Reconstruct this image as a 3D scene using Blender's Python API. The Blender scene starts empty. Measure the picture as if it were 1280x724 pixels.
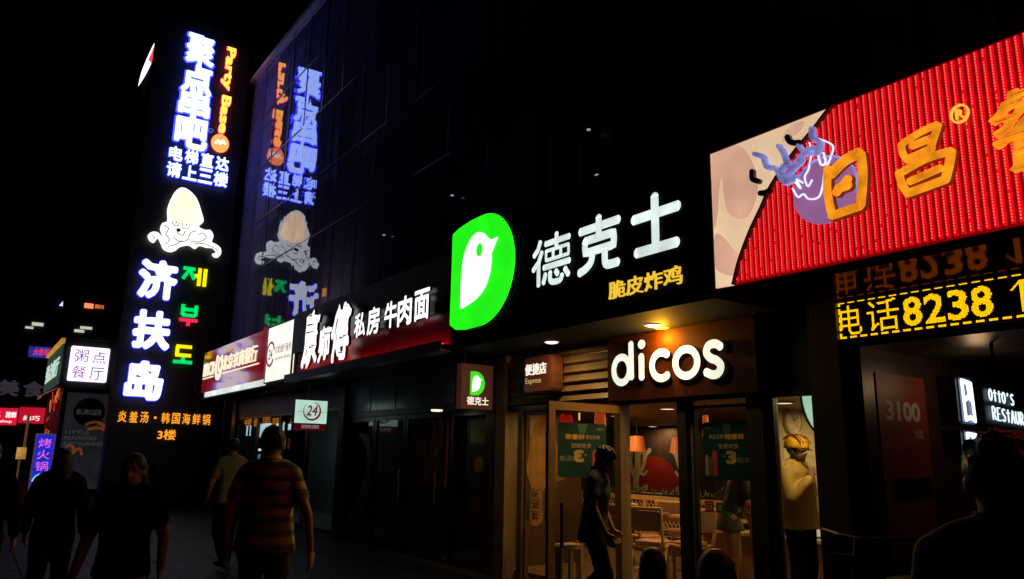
import bpy, bmesh, math, random
import numpy as np
from mathutils import Vector, Matrix, noise as mnoise
random.seed(7)
R = math.radians
scn = bpy.context.scene
col = scn.collection

# ------------------------------------------------------------------ camera, night sky, exposure
cam_d = bpy.data.cameras.new('camera')
cam = bpy.data.objects.new('camera', cam_d)
col.objects.link(cam)
scn.camera = cam
AX = np.array([[0.57684522, -0.16505352, -0.80000433],      # world axes seen from the camera (x right, y down, z ahead)
               [0.81667553, 0.13697287, 0.56060637],
               [0.01704883, -0.97672707, 0.21380732]])
cm = Matrix.Identity(4)
for i in range(3):
    cm[i][0] = AX[i][0]
    cm[i][1] = -AX[i][1]
    cm[i][2] = -AX[i][2]
cm[0][3], cm[1][3], cm[2][3] = 0, 0, 1.55
cam.matrix_world = cm
cam_d.sensor_fit = 'HORIZONTAL'
cam_d.sensor_width = 36.0
cam_d.lens = 950.0 / 1280 * 36
cam_d.clip_start = 0.05
cam_d.clip_end = 2000

W = bpy.data.worlds.new('World')
scn.world = W
W.use_nodes = True
nt = W.node_tree
bg = nt.nodes['Background']
sky = nt.nodes.new('ShaderNodeTexSky')
sky.sky_type = 'NISHITA'
sky.sun_disc = False
sky.sun_elevation = R(-4)
sky.sun_rotation = R(120)
nt.links.new(sky.outputs[0], bg.inputs[0])
bg.inputs[1].default_value = 0.0006
sun_d = bpy.data.lights.new('moon', 'SUN')
sun_d.energy = 0.003
sun_d.angle = R(0.5)
sun_d.color = (0.8, 0.88, 1.0)
sun = bpy.data.objects.new('moon', sun_d)
sun.rotation_euler = (R(50), 0, R(-30))
col.objects.link(sun)
scn.view_settings.view_transform = 'Standard'
scn.view_settings.look = 'None'
scn.view_settings.exposure = 0.0
scn.view_settings.gamma = 1.0
scn.cycles.max_bounces = 8
scn.cycles.transparent_max_bounces = 16
scn.cycles.sample_clamp_indirect = 3.0
scn.cycles.use_denoising = True

# ------------------------------------------------------------------ materials
MATS = {}
def nodes_of(name):
    m = bpy.data.materials.new(name)
    m.use_nodes = True
    return m, m.node_tree, m.node_tree.nodes['Principled BSDF']
def mat(name, c, rough=0.6, metal=0.0, var=0.25, scale=6.0, bump=0.0, spec=0.5, coat=0.0, bscale=None):
    if name in MATS: return MATS[name]
    m, t, p = nodes_of(name)
    tc = t.nodes.new('ShaderNodeTexCoord')
    nz = t.nodes.new('ShaderNodeTexNoise')
    nz.inputs['Scale'].default_value = scale
    nz.inputs['Detail'].default_value = 5
    t.links.new(tc.outputs['Object'], nz.inputs['Vector'])
    rp = t.nodes.new('ShaderNodeValToRGB')
    a = tuple(max(0, x * (1 - var)) for x in c) + (1,)
    b = tuple(min(1, x * (1 + var)) for x in c) + (1,)
    rp.color_ramp.elements[0].color = a; rp.color_ramp.elements[0].position = 0.3
    rp.color_ramp.elements[1].color = b; rp.color_ramp.elements[1].position = 0.7
    t.links.new(nz.outputs['Fac'], rp.inputs['Fac'])
    t.links.new(rp.outputs['Color'], p.inputs['Base Color'])
    p.inputs['Roughness'].default_value = rough
    p.inputs['Metallic'].default_value = metal
    p.inputs['Specular IOR Level'].default_value = spec
    p.inputs['Coat Weight'].default_value = coat
    if bump:
        n2 = nz
        if bscale:
            n2 = t.nodes.new('ShaderNodeTexNoise')
            n2.inputs['Scale'].default_value = bscale
            n2.inputs['Detail'].default_value = 4
            t.links.new(tc.outputs['Object'], n2.inputs['Vector'])
        bp = t.nodes.new('ShaderNodeBump')
        bp.inputs['Strength'].default_value = bump
        bp.inputs['Distance'].default_value = 0.02
        t.links.new(n2.outputs['Fac'], bp.inputs['Height'])
        t.links.new(bp.outputs['Normal'], p.inputs['Normal'])
    MATS[name] = m
    return m
def em(name, c, strength=1.0, var=0.0, scale=8.0, base=None, rough=0.35, coat=0.0):
    """a surface that gives off light, its LEDs a little uneven"""
    if name in MATS: return MATS[name]
    m, t, p = nodes_of(name)
    bc = base or tuple(0.4 * x for x in c)
    p.inputs['Base Color'].default_value = (*bc, 1)
    p.inputs['Roughness'].default_value = rough
    p.inputs['Coat Weight'].default_value = coat
    p.inputs['Emission Color'].default_value = (*c, 1)
    p.inputs['Emission Strength'].default_value = strength
    if var:
        tc = t.nodes.new('ShaderNodeTexCoord')
        nz = t.nodes.new('ShaderNodeTexNoise')
        nz.inputs['Scale'].default_value = scale
        nz.inputs['Detail'].default_value = 3
        mr = t.nodes.new('ShaderNodeMapRange')
        mr.inputs['From Min'].default_value = 0.3
        mr.inputs['From Max'].default_value = 0.7
        mr.inputs['To Min'].default_value = strength * (1 - var)
        mr.inputs['To Max'].default_value = strength * (1 + var)
        t.links.new(tc.outputs['Object'], nz.inputs['Vector'])
        t.links.new(nz.outputs['Fac'], mr.inputs['Value'])
        t.links.new(mr.outputs['Result'], p.inputs['Emission Strength'])
    MATS[name] = m
    return m
def glass(name, tint=(0.9, 0.95, 0.95), refl=(1, 1, 1), ior=1.5, wob=0.0, rough=0.0, base=0.0, blue_haze=0.0):
    """a thin pane: mirror by Fresnel, else see-through"""
    if name in MATS: return MATS[name]
    m = bpy.data.materials.new(name); m.use_nodes = True
    t = m.node_tree
    for n in list(t.nodes): t.nodes.remove(n)
    out = t.nodes.new('ShaderNodeOutputMaterial')
    tr = t.nodes.new('ShaderNodeBsdfTransparent'); tr.inputs[0].default_value = (*tint, 1)
    gl = t.nodes.new('ShaderNodeBsdfGlossy'); gl.inputs['Roughness'].default_value = rough
    gl.inputs['Color'].default_value = (*refl, 1)
    lw = t.nodes.new('ShaderNodeLayerWeight'); lw.inputs['Blend'].default_value = 0.5
    pw = t.nodes.new('ShaderNodeMath'); pw.operation = 'POWER'; pw.inputs[1].default_value = 5.0
    f0 = ((ior - 1) / (ior + 1)) ** 2
    ml = t.nodes.new('ShaderNodeMath'); ml.operation = 'MULTIPLY_ADD'; ml.use_clamp = True
    ml.inputs[1].default_value = 1 - f0; ml.inputs[2].default_value = f0 + base
    t.links.new(lw.outputs['Facing'], pw.inputs[0]); t.links.new(pw.outputs[0], ml.inputs[0])
    mx = t.nodes.new('ShaderNodeMixShader')
    fac = ml.outputs[0]
    t.links.new(fac, mx.inputs[0])
    t.links.new(tr.outputs[0], mx.inputs[1]); t.links.new(gl.outputs[0], mx.inputs[2])
    if blue_haze:  # haze of the blue sign light, painted on the pane as a diffuse tint
        df = t.nodes.new('ShaderNodeBsdfDiffuse'); df.inputs[0].default_value = (0.34, 0.32, 0.80, 1)
        nz0 = t.nodes.new('ShaderNodeTexNoise'); nz0.inputs['Scale'].default_value = 1.1; nz0.inputs['Detail'].default_value = 6
        mr = t.nodes.new('ShaderNodeMapRange'); mr.inputs['To Min'].default_value = blue_haze * .5; mr.inputs['To Max'].default_value = blue_haze * 1.5
        mx2 = t.nodes.new('ShaderNodeMixShader')
        t.links.new(nz0.outputs['Fac'], mr.inputs['Value']); t.links.new(mr.outputs['Result'], mx2.inputs[0])
        t.links.new(mx.outputs[0], mx2.inputs[1]); t.links.new(df.outputs[0], mx2.inputs[2]); mx = mx2
    t.links.new(mx.outputs[0], out.inputs['Surface'])
    if wob:
        tc = t.nodes.new('ShaderNodeTexCoord')
        nz = t.nodes.new('ShaderNodeTexNoise'); nz.inputs['Scale'].default_value = 1.3; nz.inputs['Detail'].default_value = 2
        bp = t.nodes.new('ShaderNodeBump'); bp.inputs['Strength'].default_value = wob; bp.inputs['Distance'].default_value = 0.05
        t.links.new(tc.outputs['Object'], nz.inputs['Vector'])
        t.links.new(nz.outputs['Fac'], bp.inputs['Height'])
        t.links.new(bp.outputs['Normal'], gl.inputs['Normal'])
    MATS[name] = m
    return m
def striped(name, stops, axis=2, scale=1.0, rough=0.85):
    """bands along one object axis: stops = [(position, colour)] over one period of 1/scale metres"""
    if name in MATS: return MATS[name]
    m, t, p = nodes_of(name)
    tc = t.nodes.new('ShaderNodeTexCoord'); sx = t.nodes.new('ShaderNodeSeparateXYZ')
    t.links.new(tc.outputs['Object'], sx.inputs[0])
    ml = t.nodes.new('ShaderNodeMath'); ml.operation = 'MULTIPLY'; ml.inputs[1].default_value = scale
    fc = t.nodes.new('ShaderNodeMath'); fc.operation = 'FRACT'
    t.links.new(sx.outputs[axis], ml.inputs[0]); t.links.new(ml.outputs[0], fc.inputs[0])
    rp = t.nodes.new('ShaderNodeValToRGB'); rp.color_ramp.interpolation = 'CONSTANT'
    cr = rp.color_ramp
    while len(cr.elements) < len(stops): cr.elements.new(0.5)
    for e, (q, c) in zip(cr.elements, stops):
        e.position = q; e.color = (*c, 1)
    t.links.new(fc.outputs[0], rp.inputs['Fac']); t.links.new(rp.outputs['Color'], p.inputs['Base Color'])
    p.inputs['Roughness'].default_value = rough
    nz = t.nodes.new('ShaderNodeTexNoise'); nz.inputs['Scale'].default_value = 9
    bp = t.nodes.new('ShaderNodeBump'); bp.inputs['Strength'].default_value = 0.6; bp.inputs['Distance'].default_value = 0.03
    t.links.new(tc.outputs['Object'], nz.inputs['Vector']); t.links.new(nz.outputs['Fac'], bp.inputs['Height'])
    t.links.new(bp.outputs['Normal'], p.inputs['Normal'])
    MATS[name] = m
    return m

def tinted_mirror(name, base, refl, rough):
    m = bpy.data.materials.new(name); m.use_nodes = True
    t = m.node_tree
    for n in list(t.nodes): t.nodes.remove(n)
    out = t.nodes.new('ShaderNodeOutputMaterial'); a = t.nodes.new('ShaderNodeBsdfDiffuse'); b = t.nodes.new('ShaderNodeBsdfGlossy'); ad = t.nodes.new('ShaderNodeAddShader')
    a.inputs[0].default_value = (*base, 1); b.inputs['Color'].default_value = (*refl, 1); b.inputs['Roughness'].default_value = rough
    nz = t.nodes.new('ShaderNodeTexNoise'); nz.inputs['Scale'].default_value = 6
    bp = t.nodes.new('ShaderNodeBump'); bp.inputs['Strength'].default_value = .05; bp.inputs['Distance'].default_value = .02
    t.links.new(nz.outputs['Fac'], bp.inputs['Height']); t.links.new(bp.outputs['Normal'], b.inputs['Normal'])
    t.links.new(a.outputs[0], ad.inputs[0]); t.links.new(b.outputs[0], ad.inputs[1]); t.links.new(ad.outputs[0], out.inputs['Surface'])
    return m
BLACK = mat('black_paint', (0.012, 0.012, 0.013), 0.45)
DARKMETAL = mat('dark_metal', (0.03, 0.03, 0.032), 0.35, 0.6)
WHITE_LED = em('white_led_face', (0.93, 1.0, 0.98), 1.1, 0.1, 5)

# ------------------------------------------------------------------ scene graph
BASE = {}
def thing(name, label, cat, base=(0, 0, 0), group=None, kind=None):
    o = bpy.data.objects.new(name, None)
    o.empty_display_size = 0.1
    o.location = base
    o['label'] = label; o['category'] = cat
    if group: o['group'] = group
    if kind: o['kind'] = kind
    col.objects.link(o)
    BASE[o.name] = Vector(base)
    return o
def tag(o, label, cat, group=None):
    o['label'] = label; o['category'] = cat
    if group: o['group'] = group
    return o
class MB:
    """collects shapes in world coordinates; build() links them as one mesh"""
    def __init__(s): s.v = []; s.f = []
    def add(s, vs, fs):
        n = len(s.v); s.v += [tuple(v) for v in vs]; s.f += [[i + n for i in f] for f in fs]; return s
    def box(s, x0, x1, y0, y1, z0, z1):
        vs = [(x, y, z) for x in (x0, x1) for y in (y0, y1) for z in (z0, z1)]
        return s.add(vs, [(0, 1, 3, 2), (4, 6, 7, 5), (0, 4, 5, 1), (2, 3, 7, 6), (0, 2, 6, 4), (1, 5, 7, 3)])
    def bar(s, a, b, w, h=None):
        a = Vector(a); b = Vector(b); d = (b - a).normalized(); h = h or w
        up = Vector((0, 0, 1)) if abs(d.z) < 0.95 else Vector((0, 1, 0))
        sx = d.cross(up).normalized() * (w / 2); sy = sx.cross(d).normalized() * (h / 2)
        vs = [p + i * sx + j * sy for p in (a, b) for i, j in ((-1, -1), (1, -1), (1, 1), (-1, 1))]
        return s.add(vs, [(0, 3, 2, 1), (4, 5, 6, 7)] + [(k, (k + 1) % 4, (k + 1) % 4 + 4, k + 4) for k in range(4)])
    def tube(s, pts, r, n=10, cap=True):
        pts = [Vector(p) for p in pts]; rs = r if isinstance(r, (list, tuple)) else [r] * len(pts)
        rings = []; ref = None
        for i, p in enumerate(pts):
            d = (pts[min(i + 1, len(pts) - 1)] - pts[max(i - 1, 0)]).normalized()
            if ref is None: ref = Vector((0, 0, 1)) if abs(d.z) < 0.9 else Vector((1, 0, 0))
            u = (ref - d * ref.dot(d)).normalized(); w = d.cross(u); ref = u
            rings.append([p + (u * math.cos(a) + w * math.sin(a)) * rs[i] for a in [2 * math.pi * k / n for k in range(n)]])
        vs = [v for rr in rings for v in rr]; fs = []
        for i in range(len(pts) - 1):
            for k in range(n): fs.append((i * n + k, i * n + (k + 1) % n, (i + 1) * n + (k + 1) % n, (i + 1) * n + k))
        if cap: fs += [tuple(range(n))[::-1], tuple((len(pts) - 1) * n + k for k in range(n))]
        return s.add(vs, fs)
    def sphere(s, c, r, nu=16, nv=10, T=None):
        c = Vector(c); r = (r, r, r) if not isinstance(r, (tuple, list)) else r
        vs = []; fs = []
        for j in range(nv + 1):
            ph = math.pi * j / nv
            for i in range(nu):
                th = 2 * math.pi * i / nu
                v = Vector((r[0] * math.sin(ph) * math.cos(th), r[1] * math.sin(ph) * math.sin(th), r[2] * math.cos(ph))) + c
                vs.append(T @ v if T else v)
        for j in range(nv):
            for i in range(nu):
                a, b = j * nu + i, j * nu + (i + 1) % nu
                fs.append((a, a + nu, b + nu, b))
        return s.add(vs, fs)
    def lathe(s, c, prof, n=24, T=None):
        c = Vector(c); vs = []; fs = []
        for r, z in prof:
            for k in range(n):
                a = 2 * math.pi * k / n
                v = Vector((r * math.cos(a), r * math.sin(a), z))
                vs.append((T @ v if T else v) + c)
        for j in range(len(prof) - 1):
            for k in range(n): fs.append((j * n + k, j * n + (k + 1) % n, (j + 1) * n + (k + 1) % n, (j + 1) * n + k))
        return s.add(vs, fs)
    def prism(s, pts, F, n0, n1):
        """closed outline pts (u, v) in frame F, from depth n0 (back) to n1 (front)"""
        k = len(pts)
        vs = [F(u, v, n0) for u, v in pts] + [F(u, v, n1) for u, v in pts]
        return s.add(vs, [tuple(range(k))[::-1], tuple(range(k, 2 * k))] + [(i, (i + 1) % k, (i + 1) % k + k, i + k) for i in range(k)])
    def fbox(s, F, u0, u1, v0, v1, n0, n1):
        return s.prism([(u0, v0), (u1, v0), (u1, v1), (u0, v1)], F, n0, n1)
    def rbox(s, F, u0, u1, v0, v1, n0, n1, r):
        pts = []
        for cx, cy, a0 in ((u1 - r, v1 - r, 0), (u0 + r, v1 - r, 90), (u0 + r, v0 + r, 180), (u1 - r, v0 + r, 270)):
            for k in range(6):
                a = R(a0 + 18 * k); pts.append((cx + r * math.cos(a), cy + r * math.sin(a)))
        return s.prism(pts, F, n0, n1)
    def frame(s, F, u0, u1, v0, v1, w, n0, n1):
        s.fbox(F, u0, u0 + w, v0, v1, n0, n1); s.fbox(F, u1 - w, u1, v0, v1, n0, n1)
        s.fbox(F, u0 + w, u1 - w, v0, v0 + w, n0, n1); s.fbox(F, u0 + w, u1 - w, v1 - w, v1, n0, n1)
        return s
    def stroke(s, pts, w, F, n0, n1, rnd=True, closed=False, sub=6):
        """a ribbon w wide along pts (u, v), standing n0..n1 off the frame, with round ends"""
        P = [Vector((p[0], p[1])) for p in pts]
        if closed: P = P + [P[0]]
        Q = []
        for a, b in zip(P[:-1], P[1:]):
            k = max(1, int((b - a).length / (w * 0.5)) + 1) if not closed else 1
            Q += [a + (b - a) * (i / k) for i in range(k)]
        Q.append(P[-1])
        hw = [w / 2] * len(Q)
        if rnd and not closed:
            r = w / 2
            d0 = (Q[0] - Q[1]).normalized(); d1 = (Q[-1] - Q[-2]).normalized()
            e0 = []; e1 = []
            for t in (1.0, 0.92, 0.75, 0.5, 0.25):
                h = r * math.sqrt(max(0.0, 1 - t * t)) + 0.001 * r
                e0.append((Q[0] + d0 * (r * (t - 0.35)), h)); e1.append((Q[-1] + d1 * (r * (t - 0.35)), h))
            Q2 = [p for p, _ in e0] + Q + [p for p, _ in reversed(e1)]
            hw = [h for _, h in e0] + hw + [h for _, h in reversed(e1)]
            Q = Q2
        n = len(Q); L = []; Rr = []
        for i in range(n):
            if closed:
                d = (Q[(i + 1) % (n - 1)] - Q[(i - 1) % (n - 1)])
            else:
                d = Q[min(i + 1, n - 1)] - Q[max(i - 1, 0)]
            d = d.normalized(); nn = Vector((-d.y, d.x))
            k = 1.0
            L.append(Q[i] + nn * hw[i] * k); Rr.append(Q[i] - nn * hw[i] * k)
        vs = [F(p.x, p.y, n1) for p in L] + [F(p.x, p.y, n1) for p in Rr] + [F(p.x, p.y, n0) for p in L] + [F(p.x, p.y, n0) for p in Rr]
        fs = []
        for i in range(n - 1):
            fs += [(i, i + n, i + 1 + n, i + 1), (i, i + 1, i + 1 + 2 * n, i + 2 * n), (i + n, i + 3 * n, i + 1 + 3 * n, i + 1 + n)]
        if not closed: fs += [(0, 2 * n, 3 * n, n), (n - 1, 2 * n - 1, 4 * n - 1, 3 * n - 1)]
        return s.add(vs, fs)
    def build(s, name, m, parent=None, smooth=False, label=None, side=None, nrm=None):
        me = bpy.data.meshes.new(name)
        b = BASE[parent.name] if parent else Vector((0, 0, 0))
        me.from_pydata([tuple(Vector(v) - b) for v in s.v], [], s.f)
        me.validate()
        bm = bmesh.new(); bm.from_mesh(me)
        bmesh.ops.recalc_face_normals(bm, faces=bm.faces)
        bm.to_mesh(me); bm.free()
        if m: me.materials.append(m)
        if side:
            me.materials.append(side)
            for p in me.polygons:
                if abs(p.normal.dot(nrm)) < 0.7: p.material_index = 1
        o = bpy.data.objects.new(name, me)
        col.objects.link(o)
        if smooth: me.polygons.foreach_set('use_smooth', [True] * len(me.polygons))
        if parent: o.parent = parent; BASE[o.name] = b
        else: BASE[o.name] = Vector((0, 0, 0))
        if label: o['label'] = label
        return o
def struct(o): o['kind'] = 'structure'; return o
def FY(y): return lambda u, v, n: Vector((u, y - n, v))          # a wall facing the street (-y)
def FX(x): return lambda u, v, n: Vector((x + n, u, v))          # a face looking up the street (+x)
def arc(cx, cy, rx, ry, a0, a1, n=24):
    return [(cx + rx * math.cos(R(a0 + (a1 - a0) * k / n)), cy + ry * math.sin(R(a0 + (a1 - a0) * k / n))) for k in range(n + 1)]
def ell(cx, cy, rx, ry, n=40): return arc(cx, cy, rx, ry, 0, 360, n)[:-1]
def smooth_path(pts, n=8, closed=False, clamp=None):
    P = [Vector((p[0], p[1])) for p in pts]; out = []; m = len(P)
    rng = range(m) if closed else range(m - 1)
    for i in rng:
        p0, p1, p2, p3 = (P[(i - 1) % m], P[i], P[(i + 1) % m], P[(i + 2) % m]) if closed else (P[max(i - 1, 0)], P[i], P[i + 1], P[min(i + 2, m - 1)])
        for k in range(n):
            t = k / n
            out.append(tuple(0.5 * ((2 * p1) + (p2 - p0) * t + (2 * p0 - 5 * p1 + 4 * p2 - p3) * t * t + (3 * p1 - p0 - 3 * p2 + p3) * t ** 3)))
    if not closed: out.append(tuple(P[-1]))
    if clamp: out = [(max(clamp[0], a), min(clamp[1], b)) for a, b in out]
    return out

# ------------------------------------------------------------------ lettering (Blender's own built-in font)
def glyphs(txt, off=0.0, ext=0.0, bev=0.0, res=3, space=1.0, lines=1.0):
    c = bpy.data.curves.new('lettering', 'FONT')
    c.body = txt; c.offset = off; c.extrude = ext; c.bevel_depth = bev; c.bevel_resolution = 1
    c.resolution_u = res; c.space_character = space; c.space_line = lines
    o = bpy.data.objects.new('lettering', c)
    col.objects.link(o)
    bpy.context.view_layer.update()
    dg = bpy.context.evaluated_depsgraph_get()
    me = o.evaluated_get(dg).to_mesh()
    v = np.array([tuple(x.co) for x in me.vertices]) if len(me.vertices) else np.zeros((0, 3))
    f = [tuple(p.vertices) for p in me.polygons]
    o.evaluated_get(dg).to_mesh_clear()
    bpy.data.objects.remove(o); bpy.data.curves.remove(c)
    return v, f
def bold(txt, off, depth=0.0, space=1.0, N=None):
    """letters thickened with round corners: drawn on a fine grid, grown, smoothed, outlined again"""
    N = N or (72 if len(txt) < 3 else 48)
    v, f = glyphs(txt, 0.0, 0.0, 0.0, 3, space)
    if not len(v): return v, f
    pad = int(off * N) + 4
    lo, hi = v.min(0), v.max(0)
    w = int((hi[0] - lo[0]) * N) + 2 * pad + 1; h = int((hi[1] - lo[1]) * N) + 2 * pad + 1
    P = (v[:, :2] - lo[:2]) * N + pad
    ss = 2
    g = np.zeros((h * ss, w * ss), bool)
    for fc in f:
        for k in range(1, len(fc) - 1):
            a, b, c = P[fc[0]] * ss, P[fc[k]] * ss, P[fc[k + 1]] * ss
            d = (b[0] - a[0]) * (c[1] - a[1]) - (c[0] - a[0]) * (b[1] - a[1])
            if abs(d) < 1e-9: continue
            x0, x1 = int(min(a[0], b[0], c[0])), int(max(a[0], b[0], c[0])) + 2
            y0, y1 = int(min(a[1], b[1], c[1])), int(max(a[1], b[1], c[1])) + 2
            X, Y = np.meshgrid(np.arange(x0, x1) + .5, np.arange(y0, y1) + .5)
            s = ((X - a[0]) * (c[1] - a[1]) - (c[0] - a[0]) * (Y - a[1])) / d
            t = ((b[0] - a[0]) * (Y - a[1]) - (X - a[0]) * (b[1] - a[1])) / d
            g[y0:y1, x0:x1] |= ((s >= -.01) & (t >= -.01) & (s + t <= 1.01))[:g.shape[0] - y0, :g.shape[1] - x0]
    r = off * N * ss; q = int(r) + 1
    m = np.zeros_like(g)
    for dy in range(-q, q + 1):
        for dx in range(-q, q + 1):
            if dx * dx + dy * dy <= r * r: m |= np.roll(np.roll(g, dy, 0), dx, 1)
    F_ = m.astype(float)
    for _ in range(2): F_ = (F_ + np.roll(F_, 1, 0) + np.roll(F_, -1, 0) + np.roll(F_, 1, 1) + np.roll(F_, -1, 1)) / 5
    F_ = F_[:h * ss, :w * ss].reshape(h, ss, w, ss).mean((1, 3)) - 0.5
    ins = F_ > 0
    vs = []; fs = []
    def tri(p): vs.append((p[0] / N, p[1] / N, 1.0 if depth else 0.0)); return len(vs) - 1
    full = ins[:-1, :-1] & ins[1:, :-1] & ins[:-1, 1:] & ins[1:, 1:]
    none = ~(ins[:-1, :-1] | ins[1:, :-1] | ins[:-1, 1:] | ins[1:, 1:])
    for j in range(h - 1):
        i = 0
        while i < w - 1:
            if full[j, i]:
                i0 = i
                while i < w - 1 and full[j, i]: i += 1
                fs.append([tri(p) for p in ((i0, j), (i, j), (i, j + 1), (i0, j + 1))])
                continue
            if not none[j, i]:
                cs = [(i, j), (i + 1, j), (i + 1, j + 1), (i, j + 1)]; va = [F_[y, x] for x, y in cs]
                poly = []
                for k in range(4):
                    a, b = cs[k], cs[(k + 1) % 4]; fa, fb = va[k], va[(k + 1) % 4]
                    if fa > 0: poly.append((a, 0))
                    if (fa > 0) != (fb > 0):
                        t = fa / (fa - fb); poly.append(((a[0] + (b[0] - a[0]) * t, a[1] + (b[1] - a[1]) * t), 1 if fa > 0 else 2))
                if len(poly) >= 3:
                    fs.append([tri(p) for p, _ in poly])
                if depth:
                    for k in range(len(poly)):
                        if poly[k][1] == 1 and poly[(k + 1) % len(poly)][1] == 2:
                            p, q_ = poly[k][0], poly[(k + 1) % len(poly)][0]
                            n = len(vs); vs += [(p[0] / N, p[1] / N, 0.), (q_[0] / N, q_[1] / N, 0.), (q_[0] / N, q_[1] / N, 1.), (p[0] / N, p[1] / N, 1.)]
                            fs.append([n, n + 1, n + 2, n + 3])
            i += 1
    return np.array(vs), fs
def text(mb, txt, F, u0, u1, v0, v1, n0=0.0, depth=0.0, off=0.0, bev=0.0, res=3, mirror=False, rot=False, space=1.0, shear=0.0, wob=0.0):
    """letters fitted to the rectangle u0..u1, v0..v1 of frame F, standing from n0 to n0 + depth"""
    v, f = bold(txt, off, depth, space) if off > 0.012 else glyphs(txt, 0.0, 0.5 if depth else 0.0, bev, res, space)
    if not len(v): return mb
    if rot: v = np.stack([v[:, 1], -v[:, 0], v[:, 2]], 1)
    if shear: v[:, 0] += shear * v[:, 1]
    if wob:
        v = np.array([(p[0] + wob * mnoise.noise((p[0] * 4, p[1] * 4, 1.3)), p[1] + wob * mnoise.noise((p[0] * 4, p[1] * 4, 7.7)), p[2]) for p in v])
    lo, hi = v.min(0), v.max(0)
    x = (v[:, 0] - lo[0]) / max(1e-6, hi[0] - lo[0]); y = (v[:, 1] - lo[1]) / max(1e-6, hi[1] - lo[1])
    if mirror: x = 1 - x
    z = (v[:, 2] - lo[2]) / max(1e-6, hi[2] - lo[2]) if depth else np.zeros(len(v))
    return mb.add([F(u0 + (u1 - u0) * a, v0 + (v1 - v0) * b, n0 + depth * c) for a, b, c in zip(x, y, z)], f)
def raster(txt, w, h, off=0.0):
    """the letters as a grid of lit dots"""
    v, f = glyphs(txt, off)
    lo, hi = v.min(0), v.max(0)
    v = (v - lo) / np.maximum(hi - lo, 1e-6)
    g = np.zeros((h, w), bool)
    xs = (np.arange(w) + 0.5) / w; ys = (np.arange(h) + 0.5) / h
    X, Y = np.meshgrid(xs, ys)
    for fc in f:
        for k in range(1, len(fc) - 1):
            a, b, c = v[fc[0]], v[fc[k]], v[fc[k + 1]]
            d = (b[0] - a[0]) * (c[1] - a[1]) - (c[0] - a[0]) * (b[1] - a[1])
            if abs(d) < 1e-12: continue
            s = ((X - a[0]) * (c[1] - a[1]) - (c[0] - a[0]) * (Y - a[1])) / d
            t = ((b[0] - a[0]) * (Y - a[1]) - (X - a[0]) * (b[1] - a[1])) / d
            g |= (s >= 0) & (t >= 0) & (s + t <= 1)
    return g
def lamp(name, kind, loc, energy, color, size=0.2, parent=None, rot=(0, 0, 0), spot=None, blend=0.5):
    d = bpy.data.lights.new(name, kind); d.energy = energy; d.color = color
    if kind == 'AREA': d.shape = 'DISK'; d.size = size
    else: d.shadow_soft_size = size
    if spot: d.spot_size = R(spot); d.spot_blend = blend
    o = bpy.data.objects.new(name, d); o.location = loc; o.rotation_euler = rot
    col.objects.link(o)
    if parent: o.parent = parent; o.location = Vector(loc) - BASE[parent.name]
    return o
# ------------------------------------------------------------------ the setting: ground
pave = mat('pavement', (0.005, 0.006, 0.007), 0.8, var=0.35, scale=1.6, bump=0.4, bscale=18)
struct(MB().box(-300, 200, -200, 250, -0.3, 0.0).build('ground', pave))
slab = mat('paving_slabs', (0.005, 0.0065, 0.0075), 0.6, var=0.4, spec=.15, scale=2.5, bump=0.25, bscale=25)
g = MB()
for i in range(-40, 8):
    for j in range(-2, 8):
        g.box(i * 0.8 + 0.006, i * 0.8 + 0.794, j * 0.8 + 0.006 - 0.8, j * 0.8 + 0.794 - 0.8, 0.0, 0.012 + 0.002 * random.random())
struct(g.build('pavement', slab))

# ------------------------------------------------------------------ the long building with its glass front
bld = thing('glass_building', 'long dark building with a glass upper front above the row of lit shop signs', 'building', (-23.1, 6, 0))
wallm = mat('dark_cladding', (0.02, 0.02, 0.024), 0.35, var=0.3, scale=1.2)
w = MB()
w.box(-8.0, 6.0, 6.02, 13, 2.95, 13.0)
w.box(-23.1, -8.0, 6.6, 13, 4.2, 13.0)
w.box(-23.1, -22.98, 6.02, 6.6, 0.0, 13.0)
for x in np.arange(-7.6, 6, 0.6): w.box(x, x + 0.07, 5.9, 6.02, 4.3, 13.0)
for z in (6.5, 8.0, 9.7, 11.4): w.box(-8.0, 6.0, 5.98, 6.02, z - 0.03, z + 0.03)
w.build('wall', wallm, bld)
MB().box(-23.2, 6.1, 5.86, 6.5, 13.0, 13.14).build('roof_trim', mat('pale_trim', (0.30, 0.26, 0.33), 0.4), bld)
framem = mat('window_frame', (0.015, 0.015, 0.018), 0.4, 0.5)
panem = glass('facade_glass', (0.84, 0.84, 0.92), (0.80, 0.86, 1.0), 1.75, wob=0.09, blue_haze=0.14)
curtm = mat('curtain_cloth', (0.55, 0.38, 0.25), 0.9, var=0.25, scale=3)
blindm = mat('window_blind', (0.7, 0.62, 0.78), 0.8, var=0.2, scale=2)
rows = [4.2, 6.49, 7.98, 9.7, 11.4, 13.0]
NW = 12; cw = 1.25
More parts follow.
